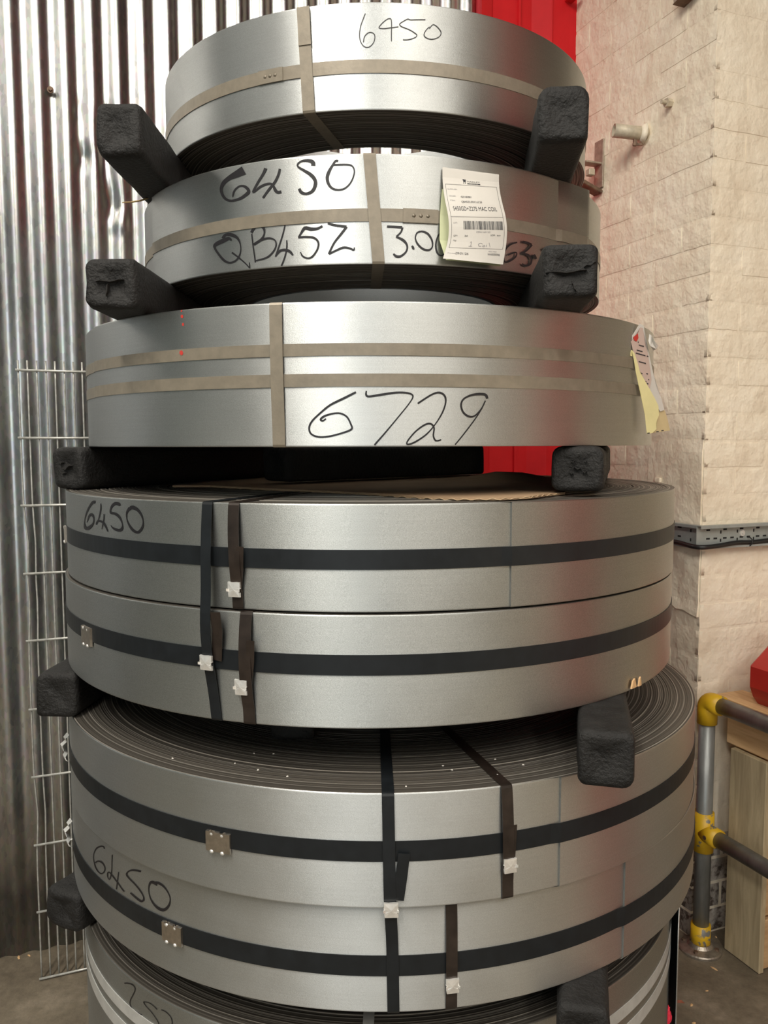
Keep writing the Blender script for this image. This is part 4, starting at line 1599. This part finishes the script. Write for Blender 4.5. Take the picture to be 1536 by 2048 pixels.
# fluted edge
pts = []
for i in range(len(front) - 1):
    for q in range(12):
        t = q / 12
        p = front[i].lerp(front[i + 1], t)
        pts.append(Vector((p.x, p.y - 0.0006, card_z(p.x, p.y) - 0.0019 + 0.0013 * math.sin((i * 12 + q) * 1.5))))
vv, ff = tube_mesh(pts, 0.0006, 5)
obj('fluted_edge', vv, ff, M_CARDE, card)


# ------------------------------------------------------------------ paper label on coil 2
lab = empty('paper_label', (c2.a, c2.b, c2.zb), 'white printed paper label hanging on the second coil', 'label')
LEFT = [(885, 334), (885, 356), (887, 380), (891, 405), (896, 430), (898, 455), (896, 480), (891, 500), (886, 517)]
RIGHT = [(998, 349), (998, 366), (1000, 385), (1005, 408), (1011, 432), (1014, 457), (1013, 482), (1010, 505), (1006, 529)]
LIFT = [0.0030, 0.0045, 0.009, 0.015, 0.019, 0.021, 0.021, 0.022, 0.024]


def lerp_list(L, v):
    f = max(0, min(len(L) - 1.0001, v * (len(L) - 1)))
    i = int(f)
    t = f - i
    if isinstance(L[0], tuple):
        # smooth
        p0, p1, p2, p3 = L[max(0, i - 1)], L[i], L[i + 1], L[min(len(L) - 1, i + 2)]
        return tuple(0.5 * ((2 * b) + (c_ - a) * t + (2 * a - 5 * b + 4 * c_ - d) * t * t + (3 * b - a - 3 * c_ + d) * t ** 3) for a, b, c_, d in zip(p0, p1, p2, p3))
    return L[i] + (L[i + 1] - L[i]) * t


def label_pt(u, v, h=0.0):
    l, r = lerp_list(LEFT, v), lerp_list(RIGHT, v)
    px, py = l[0] + (r[0] - l[0]) * u, l[1] + (r[1] - l[1]) * u
    lift = lerp_list(LIFT, v) + 0.004 * math.sin(math.pi * u) * v + h
    th, z = cyl_px(c2, px, py, lift)
    R = c2.R + lift
    return Vector((R * math.sin(th), -R * math.cos(th), z - c2.zb))


def lab_sheet(u0, u1, v0, v1, h, nu, nv, thick, rag=None):
    g = []
    for j in range(nv + 1):
        row = []
        for i in range(nu + 1):
            u, v = u0 + (u1 - u0) * i / nu, v0 + (v1 - v0) * j / nv
            if rag and (j == 0 or j == nv):
                v += rag * noise.noise(Vector((u * 9, j, 4)))
            row.append(label_pt(u, v, h))
        g.append(row)
    return slab_grid(g, thick, lambda i, j: Vector((g[i][j].x, g[i][j].y, 0)).normalized())


vv, ff = lab_sheet(0, 1, 0.0, 1.0, 0, 14, 26, 0.0003, 0.008)
obj('label_paper', vv, ff, M_PAPER, lab, False)
# green-yellow backing leaf showing at the left and below
g = []
for (pts_, h) in (([(884, 378), (940, 385), (1000, 392)], 0.0035), ([(880, 430), (940, 436), (1005, 442)], 0.0035), ([(879, 480), (940, 486), (1006, 492)], 0.006), ([(892, 520), (945, 526), (1001, 533)], 0.016)):
    row = []
    for (px, py) in pts_:
        th, z = cyl_px(c2, px, py, h)
        row.append(Vector(((c2.R + h) * math.sin(th), -(c2.R + h) * math.cos(th), z - c2.zb)))
    g.append(row)
vv, ff = slab_grid(g, 0.0003, lambda i, j: Vector((g[i][j].x, g[i][j].y, 0)).normalized())
obj('backing_paper', vv, ff, M_GREENP, lab)

# print: lines, text, barcode
pv, pf = [], []
gv, gf = [], []


def pquad(V, Fc, u0, u1, v0, v1, nu=1, nv=1, h=0.0003):
    b = len(V)
    for j in range(nv + 1):
        for i in range(nu + 1):
            V.append(label_pt(u0 + (u1 - u0) * i / nu, v0 + (v1 - v0) * j / nv, h))
    for j in range(nv):
        for i in range(nu):
            a = b + j * (nu + 1) + i
            Fc.append((a, a + 1, a + nu + 2, a + nu + 1))


LU, LV = 0.092, 0.143            # label size in metres


def ptext(V, Fc, body, u, v, size, width=None, h=0.0003):
    """text with its baseline at v, left edge at u; size = cap height as a share of the label height"""
    cu = bpy.data.curves.new('t', 'FONT')
    cu.body = body
    cu.size = 1.0
    to = bpy.data.objects.new('t', cu)
    COL.objects.link(to)
    dg = bpy.context.evaluated_depsgraph_get()
    me = bpy.data.meshes.new_from_object(to.evaluated_get(dg))
    xs = [p.co.x for p in me.vertices] or [0, 1]
    k = size / 0.70
    ku = k * LV / LU
    if width:
        ku = width / (max(xs) - min(xs) + 1e-6)
    b = len(V)
    for p in me.vertices:
        V.append(label_pt(u + (p.co.x - min(xs)) * ku, v - p.co.y * k, h))
    for p in me.polygons:
        Fc.append(tuple(b + i for i in p.vertices))
    bpy.data.objects.remove(to)
    bpy.data.curves.remove(cu)
    bpy.data.meshes.remove(me)


# frame lines
for (u0, u1, v0, v1, nu, nv) in ((.045, .955, .1840, .1868, 14, 1), (.045, .955, .8395, .8423, 14, 1), (.045, .955, .5140, .5165, 14, 1), (.045, .0495, .184, .842, 1, 18), (.9505, .955, .184, .842, 1, 18)):
    pquad(pv, pf, u0, u1, v0, v1, nu, nv)
ptext(pv, pf, 'HADLEY', .435, .150, .018, .225)
pquad(pv, pf, .435, .665, .160, .172, 6, 1)
# horse mark
for (u0, u1, v0, v1) in ((.355, .385, .118, .132), (.365, .405, .128, .150), (.385, .415, .120, .128), (.368, .376, .150, .172), (.396, .404, .148, .170), (.400, .416, .132, .142)):
    pquad(pv, pf, u0, u1, v0, v1)
ptext(gv, gf, 'SUPPLIER:', .075, .243, .012, .17)
ptext(gv, gf, 'ORDER:', .085, .313, .012, .12)
ptext(gv, gf, 'ITEM:', .09, .357, .012, .09)
ptext(pv, pf, '430183881', .285, .322, .020, .19)
ptext(pv, pf, 'QB45Z3.00X163.50', .285, .372, .020, .36)
ptext(pv, pf, 'S450GD+Z275 MAC COIL', .115, .452, .042, .76)
ptext(gv, gf, 'LOT:', .080, .583, .014, .07)
ptext(gv, gf, '2304160153', .47, .672, .016, .24)
ptext(pv, pf, 'QTY:', .085, .712, .016, .075)
ptext(pv, pf, '3t0', .275, .712, .016, .055)
ptext(pv, pf, 'UOM:', .715, .702, .016, .085)
ptext(pv, pf, 'ton', .83, .702, .016, .06)
ptext(pv, pf, 'Wgt', .085, .760, .016, .06)
ptext(gv, gf, 'Printed', .05, .915, .012, .12)
ptext(pv, pf, '29/01/26', .175, .918, .024, .22)
ptext(gv, gf, 'REC NO', .725, .878, .014, .13)
ptext(pv, pf, 'WHRS95946', .715, .912, .022, .205)
rb = random.Random(11)
u = .255
while u < .93:
    w = rb.choice([.004, .004, .006, .010, .013])
    pquad(pv, pf, u, min(u + w, .94), .556, .640, 1, 3)
    u += w + rb.choice([.005, .006, .010])
obj('printed_text', pv, pf, M_PRINT, lab)
wv_, wf_ = [], []
ptext(wv_, wf_, 'GROUP', .475, .1695, .007, .15, h=0.0006)
obj('reversed_text', wv_, wf_, M_PAPER, lab)
obj('faint_printed_text', gv, gf, M_PRINTG, lab)


def pen(strokes):
    V, Fc = [], []
    for st in strokes:
        fine = catmull([tuple(map(float, p)) for p in st], 4)
        b = len(V)
        for i, (x, y) in enumerate(fine):
            x0, y0 = fine[max(0, i - 1)]
            x1, y1 = fine[min(len(fine) - 1, i + 1)]
            dx, dy = (x1 - x0) * LU, (y1 - y0) * LV
            ln = math.hypot(dx, dy) or 1
            nx, ny = -dy / ln * 0.00035, dx / ln * 0.00035
            for sg in (-1, 1):
                V.append(label_pt(x + nx * sg / LU, y + ny * sg / LV, 0.0003))
        for i in range(len(fine) - 1):
            a = b + 2 * i
            Fc.append((a, a + 1, a + 3, a + 2))
    return V, Fc


V, Fc = pen([[(.385, .775), (.405, .765), (.403, .815)], [(.37, .817), (.43, .817)],
             [(.60, .787), (.56, .778), (.53, .792), (.545, .812), (.585, .812)], [(.62, .800), (.605, .812), (.63, .820), (.645, .808), (.625, .798)],
             [(.672, .795), (.668, .818)], [(.673, .783), (.675, .785)], [(.705, .772), (.735, .820)]])
obj('pen_writing', V, Fc, M_PRINTG, lab)

# ------------------------------------------------------------------ torn label on the right of coil 3
NT = Vector((0.62, -0.78, 0.0)).normalized()
PT = at_y(1300, 760, 1.425)
torn = empty('torn_label', PT, 'torn yellow and white label dangling from the coil marked 6729', 'label')


def paper_poly(name, pts, off, mat, tilt=0.0):
    """thin sheet cut to an outline (pixels), off metres in front of the label plane"""
    bm = bmesh.new()
    vs0 = []
    for q in pts:
        px, py = q[0], q[1]
        o_ = q[2] if len(q) > 2 else off
        p = at_plane(px, py, PT + NT * o_, NT) - PT
        vs0.append(p)
    a = [bm.verts.new(p) for p in vs0]
    b = [bm.verts.new(p - NT * 0.0004) for p in vs0]
    f1 = bm.faces.new(a)
    f2 = bm.faces.new(list(reversed(b)))
    n = len(a)
    for i in range(n):
        bm.faces.new((a[i], a[(i + 1) % n], b[(i + 1) % n], b[i]))
    bmesh.ops.triangulate(bm, faces=[f1, f2])
    return bm_obj(name, bm, mat, torn)


paper_poly('kraft_backing', [(1292, 780), (1310, 800), (1330, 822), (1335, 838), (1340, 861), (1318, 864), (1294, 868), (1290, 830)], 0.000, M_KRAFT)
paper_poly('white_label_sheet', [(1264, 672), (1280, 647), (1288, 652), (1291, 690), (1297, 703), (1305, 740), (1313, 775), (1322, 795), (1329, 820), (1320, 823), (1308, 800), (1285, 760), (1268, 705), (1261, 684)], 0.002, M_PAPER)
paper_poly('pink_printed_face', [(1262, 684), (1277, 666), (1281, 655), (1286, 656), (1290, 690), (1295, 703), (1301, 740), (1303, 760), (1299, 779), (1288, 760), (1276, 735), (1266, 700)], 0.0032, M_PINKP)
paper_poly('red_print_patch', [(1267, 674), (1276, 667), (1277, 676), (1273, 683), (1268, 680)], 0.0040, M_REDINK)
paper_poly('yellow_fold', [(1264, 700), (1269, 706), (1276, 728), (1280, 745), (1300, 779), (1310, 797), (1317, 812), (1318, 830), (1312, 846), (1313, 858), (1305, 866), (1294, 868), (1290, 830), (1281, 785), (1272, 745), (1268, 720)], 0.0055, M_YELLOWP)
paper_poly('yellow_tip', [(1263, 700), (1260, 711), (1265, 713), (1268, 704)], 0.003, M_YELLOWP)
paper_poly('crumpled_corner', [(1299, 668), (1303, 671, .012), (1309, 682, .016), (1317, 691, .008), (1313, 698, .014), (1307, 701), (1301, 692, .012), (1297, 682)], 0.008, M_PAPER)
for (x0, y0, x1, y1) in ((1278, 689, 1288, 694), (1274, 699, 1285, 702), (1272, 705, 1291, 712), (1278, 722, 1292, 728), (1281, 745, 1285, 748), (1293, 746, 1296, 752), (1294, 711, 1297, 716), (1276, 683, 1277.5, 686), (1291, 762, 1293, 768), (1294, 766, 1297, 773), (1297, 758, 1298.5, 763)):
    paper_poly('print_line', [(x0, y0), (x1, y0 + (x1 - x0) * 0.28), (x1, y0 + (x1 - x0) * 0.28 + 2.0), (x0, y0 + 2.0)], 0.0038, M_PRINT)
for (x, y) in ((1297, 867), (1315, 864), (1325, 862)):
    paper_poly('print_line', [(x - 2, y - 1.5), (x + 2.5, y - 2), (x + 2.5, y), (x - 2, y + .5)], 0.0062, M_PRINT)

# ------------------------------------------------------------------ tube barrier with yellow fittings
BS, BT = Vector((0.887, 2.196, 0)).dot(E1), Vector((0.887, 2.196, 0)).dot(E2)
bar = empty('tube_barrier', bl(BS, BT, 0), 'grey tube barrier with chipped yellow fittings standing by the pier', 'barrier', rz=BETA)
TR = 0.0215
ZT, ZM = 0.715, 0.345
vv, ff = tube_mesh([Vector((0, 0, 0.05)), Vector((0, 0, ZT - 0.03))], TR, 28)
obj('post', vv, ff, M_TUBE, bar, True)
for z in (ZT, ZM):
    vv, ff = tube_mesh([Vector((0, -0.035, z)), Vector((0, -1.15, z))], TR, 28)
    o = obj('rail', vv, ff, M_TUBE, bar, True)
FR = 0.0268
# elbow
pts = [Vector((0, 0, ZT - 0.062)), Vector((0, 0, ZT - 0.022))]
for k in range(7):
    a = k / 6 * math.pi / 2
    pts.append(Vector((0, -0.018 * (1 - math.cos(a)), ZT - 0.018 + 0.018 * math.sin(a))))
pts += [Vector((0, -0.050, ZT))]
vv, ff = tube_mesh(pts, FR, 28)
obj('elbow_fitting', vv, ff, M_YELLOW, bar, True)
# tee
vv, ff = tube_mesh([Vector((0, 0, ZM - 0.055)), Vector((0, 0, ZM + 0.055))], FR, 28)
t_ = obj('tee_fitting', vv, ff, M_YELLOW, bar, True)
vv, ff = tube_mesh([Vector((0, -0.005, ZM)), Vector((0, -0.056, ZM))], FR * 0.98, 28)
obj('tee_branch', vv, ff, M_YELLOW, t_, True)
bm = bmesh.new()
bmesh.ops.create_cone(bm, cap_ends=True, segments=12, radius1=0.006, radius2=0.005, depth=0.004, matrix=Matrix.Translation((-FR * 0.98, -0.032, ZM)) @ Matrix.Rotation(math.pi / 2, 4, 'Y'))
bm_obj('grub_screw', bm, M_RUST, t_)
# foot
vv, ff = tube_mesh([Vector((0, 0, 0.008)), Vector((0, 0, 0.075))], FR, 28)
obj('foot_socket', vv, ff, M_YELLOW, bar, True)
pts = [Vector((0, 0, z)) for z in (0.0005, 0.006, 0.009, 0.016, 0.024)]
vv, ff = tube_mesh(pts, [0.058, 0.058, 0.055, 0.036, 0.030], 36)
fo = obj('foot_flange', vv, ff, M_FLANGE, bar, False)
for a in (0.6, 2.2, 3.7, 5.3):
    bm = bmesh.new()
    bmesh.ops.create_cone(bm, cap_ends=True, segments=6, radius1=0.007, radius2=0.006, depth=0.008, matrix=Matrix.Translation((0.044 * math.cos(a), 0.044 * math.sin(a), 0.013)))
    bm_obj('foot_bolt', bm, M_RUST, fo)
# far end post of the barrier, beyond the frame
vv, ff = tube_mesh([Vector((0, -1.15, 0.0005)), Vector((0, -1.15, ZT + 0.02))], TR, 24)
obj('post', vv, ff, M_TUBE, bar, True)

# ------------------------------------------------------------------ timber crate behind the barrier
cr_s, cr_t = Vector((0.954, 2.196, 0)).dot(E1), Vector((0.954, 2.196, 0)).dot(E2)
crate = empty('timber_crate', bl(cr_s, cr_t, 0), 'pine timber crate with a weathered end board behind the tube barrier', 'crate', rz=BETA)


def plank(name, x0, x1, y0, y1, z0, z1, mat, bev=0.002, rough=0.0015, seed=0):
    bm = bmesh.new()
    bm_box(bm, ((x0 + x1) / 2, (y0 + y1) / 2, (z0 + z1) / 2), X_, Y_, UP, x1 - x0, y1 - y0, z1 - z0, bev, 1)
    return bm_obj(name, bm, mat, crate)


plank('end_board', 0.0, 0.017, -0.124, 0.0, 0.002, 0.583, M_WEATH)
plank('corner_batten', 0.017, 0.060, -0.096, -0.070, 0.002, 0.575, M_PINE)
M_PINEX = wood_mat('fresh_pine_across', (0.42, 0.25, 0.12), (0.60, 0.40, 0.21), (1.6, 14, 14))
for k in range(4):
    plank('front_board', 0.0175, 0.70, -0.114 + (0.003 if k % 2 else 0.0), -0.097, 0.004 + 0.148 * k, 0.142 + 0.148 * k - (0.03 if k == 3 else 0), M_PINEX)
plank('bearer', 0.012, 0.10, -0.62, 0.030, 0.586, 0.690, M_PINEH, 0.004)
plank('top_plank', -0.012, 0.088, -0.64, 0.050, 0.692, 0.722, M_PINEH)
plank('top_plank', 0.105, 0.205, -0.64, 0.040, 0.692, 0.722, M_PINEH)
plank('top_plank', 0.222, 0.322, -0.64, 0.045, 0.692, 0.722, M_PINEH)
plank('bearer', 0.30, 0.39, -0.62, 0.030, 0.586, 0.690, M_PINEH, 0.004)
plank('end_board', 0.70, 0.717, -0.14, 0.0, 0.002, 0.583, M_WEATH)
plank('back_board', 0.018, 0.70, -0.018, -0.001, 0.30, 0.58, M_PINEX)

# red plastic case on the crate
p0 = at_y(1500, 1352, 2.02)
cs0, ct0 = p0.dot(E1), p0.dot(E2)
case = empty('red_case', bl(cs0 + 0.095, ct0, 0.7225), 'red plastic case lying on top of the timber crate', 'case', rz=BETA)
prof = [(0.0, 0.05), (0.012, 0.022), (0.03, 0.0), (0.34, 0.0), (0.37, 0.03), (0.37, 0.17), (0.34, 0.20), (0.12, 0.20), (0.0, 0.105)]
vs_ = []
for y in (-0.16, -0.15, 0.09, 0.10):
    k = 0.94 if y in (-0.16, 0.10) else 1.0
    for (x, z) in prof:
        vs_.append((0.185 + (x - 0.185) * k, y, 0.10 + (z - 0.10) * k))
n = len(prof)
fs = []
for j in range(3):
    for i in range(n):
        fs.append((j * n + i, j * n + (i + 1) % n, (j + 1) * n + (i + 1) % n, (j + 1) * n + i))
fs += [tuple(reversed(range(n))), tuple(range(3 * n, 4 * n))]
obj('case_shell', vs_, fs, M_REDP, case)
bm = bmesh.new()
bm_box(bm, (0.185, -0.163, 0.055), X_, Y_, UP, 0.30, 0.008, 0.012, 0.003)
bm_obj('case_rib', bm, M_REDP, case)

# red column beyond the frame, seen as the red band mirrored in every coil
colm = empty('steel_column', (2.2, 0.75, 0), 'red steel column right of the barrier, seen mirrored in the coils', 'column')
for x in (-0.10, 0.10):
    bm = bmesh.new()
    bm_box(bm, (x, 0, 2.3), X_, Y_, UP, 0.016, 0.40, 4.598, 0.002, 1)
    bm_obj('column_flange', bm, M_RED, colm)
bm = bmesh.new()
bm_box(bm, (0, 0, 2.3), X_, Y_, UP, 0.184, 0.014, 4.598, 0.001, 1)
bm_obj('column_web', bm, M_RED, colm)

# ------------------------------------------------------------------ small litter
p = at_z(278, 401, c2.zt - 0.001)
pts = [at_y(245, 405, p.y - 0.06), at_y(262, 404.5, p.y - 0.04), at_y(282, 401, p.y - 0.02), at_y(300, 395, p.y - 0.005)]
vv, ff = tube_mesh(pts, [0.0009, 0.0013, 0.0016, 0.0014], 6)
o = obj('straw_stalk', vv, ff, M_STRAW, None, True)
tag(o, 'pale straw stalk caught under the topmost left block', 'straw')


def chip(name, label, pos, size, rz, mat, grp, up=False):
    rng = random.Random(int(pos[0] * 9999) + 5)
    bm = bmesh.new()
    bmesh.ops.create_cone(bm, cap_ends=True, segments=5, radius1=1.0, radius2=0.55, depth=1.0)
    for v in bm.verts:
        q = v.co
        v.co = Vector((q.x * size[0] * rng.uniform(.7, 1.2), q.y * size[1] * rng.uniform(.7, 1.2), (q.z + 0.5) * size[2]))
    o = bm_obj(name, bm, mat, None, loc=pos)
    o.rotation_euler = (0, 0, rz)
    return tag(o, label, 'chip', grp)


for k, (px, py, sx) in enumerate(((1264, 1366, 9), (1276, 1362, 5))):
    th, z = cyl_px(c5, px, py + 4)
    pw = Vector((c5.a, c5.b, 0)) + Vector(((c5.R + 0.003) * math.sin(th), -(c5.R + 0.003) * math.cos(th), z - 0.004))
    bm = bmesh.new()
    t_ = Vector((math.cos(th), math.sin(th), 0))
    rd = Vector((math.sin(th), -math.cos(th), 0))
    w = 0.0085 if k == 0 else 0.005
    A_ = [t_ * -w, t_ * w, t_ * (w * 0.3) + UP * 0.015, t_ * (-w * 0.4) + UP * 0.012]
    va = [bm.verts.new(q + rd * 0.001) for q in A_]
    vb = [bm.verts.new(q - rd * 0.0015) for q in A_]
    bm.faces.new(va)
    bm.faces.new(list(reversed(vb)))
    for i in range(4):
        bm.faces.new((va[i], va[(i + 1) % 4], vb[(i + 1) % 4], vb[i]))
    o = bm_obj('wood_splinter', bm, M_PINE, None, loc=pw)
    tag(o, ('larger' if k == 0 else 'smaller') + ' pale wood splinter on the lower rim of the fifth coil', 'splinter', 'splinters on the fifth coil')
FG = 'pale flakes on the floor'
for (px, py, sx, sy, rz) in ((1428, 1937, .004, .014, 0.6), (1414, 1982, .006, .003, 0.2), (1383, 2010, .007, .004, 1.0), (1388, 2046, .006, .004, 0.2), (1432, 1874, .004, .005, 0), (38, 1915, .004, .012, 0.5), (58, 1911, .008, .003, -0.6)):
    p = at_z(px, py, 0.0005)
    chip('wood_flake', 'pale wood flake lying on the dirty floor', p, (sx, sy, 0.002), rz, M_PINE, FG)
SG = 'white crumbs on the sixth coil'
for (px, py) in ((508, 1507), (547, 1508), (886, 1532), (904, 1540), (995, 1550), (1046, 1530), (812, 1573), (516, 1540), (470, 1527), (990, 1519), (575, 1553), (345, 1427 + 90)):
    p = at_z(px, py, c6.zt + 0.0003)
    chip('zinc_crumb', 'white crumb lying on the wound rim of the sixth coil', p, (.0022, .0015, 0.0012), px, M_PAPER, SG)
# red tape scrap hanging on the lowest coil
th = 1.19
p = Vector((c8.a, c8.b, 0)) + Vector(((c8.R + 0.022) * math.sin(th), -(c8.R + 0.022) * math.cos(th), 0))
q = at_y(1334, 2032, p.y)
bm = bmesh.new()
bmesh.ops.create_icosphere(bm, subdivisions=3, radius=1)
for v in bm.verts:
    c_ = v.co.copy()
    k = 1 + 0.5 * noise.noise(c_ * 2.6)
    v.co = Vector((c_.x * 0.008 * k, c_.y * 0.004 * k, c_.z * 0.021 * k))
M_TAPE = simple_mat('red_tape', (0.70, 0.03, 0.06), 0.4, 0.0, 0.1, 40)
o = bm_obj('red_tape_scrap', bm, M_TAPE, None, loc=q)
tag(o, 'crumpled bright red tape scrap on the edge of the lowest coil', 'tape')
# worn orange paint line on the floor
p = at_z(1353, 2003, 0.0006)
g = [[p + E1 * (0.03 * (i / 6 - .5)) + E2 * (0.012 * (j - .5) + 0.012 * (i / 6 - .5) * -1.2) + UP * 0.0004 for i in range(7)] for j in range(2)]
vv, ff = slab_grid(g, 0.0004, lambda i, j: Vector((0, 0, 1)))
M_ORANGE = simple_mat('worn_orange_paint', (0.36, 0.12, 0.07), 0.7, 0.0, 0.4, 90)
o = obj('floor_marking', vv, ff, M_ORANGE, fl)
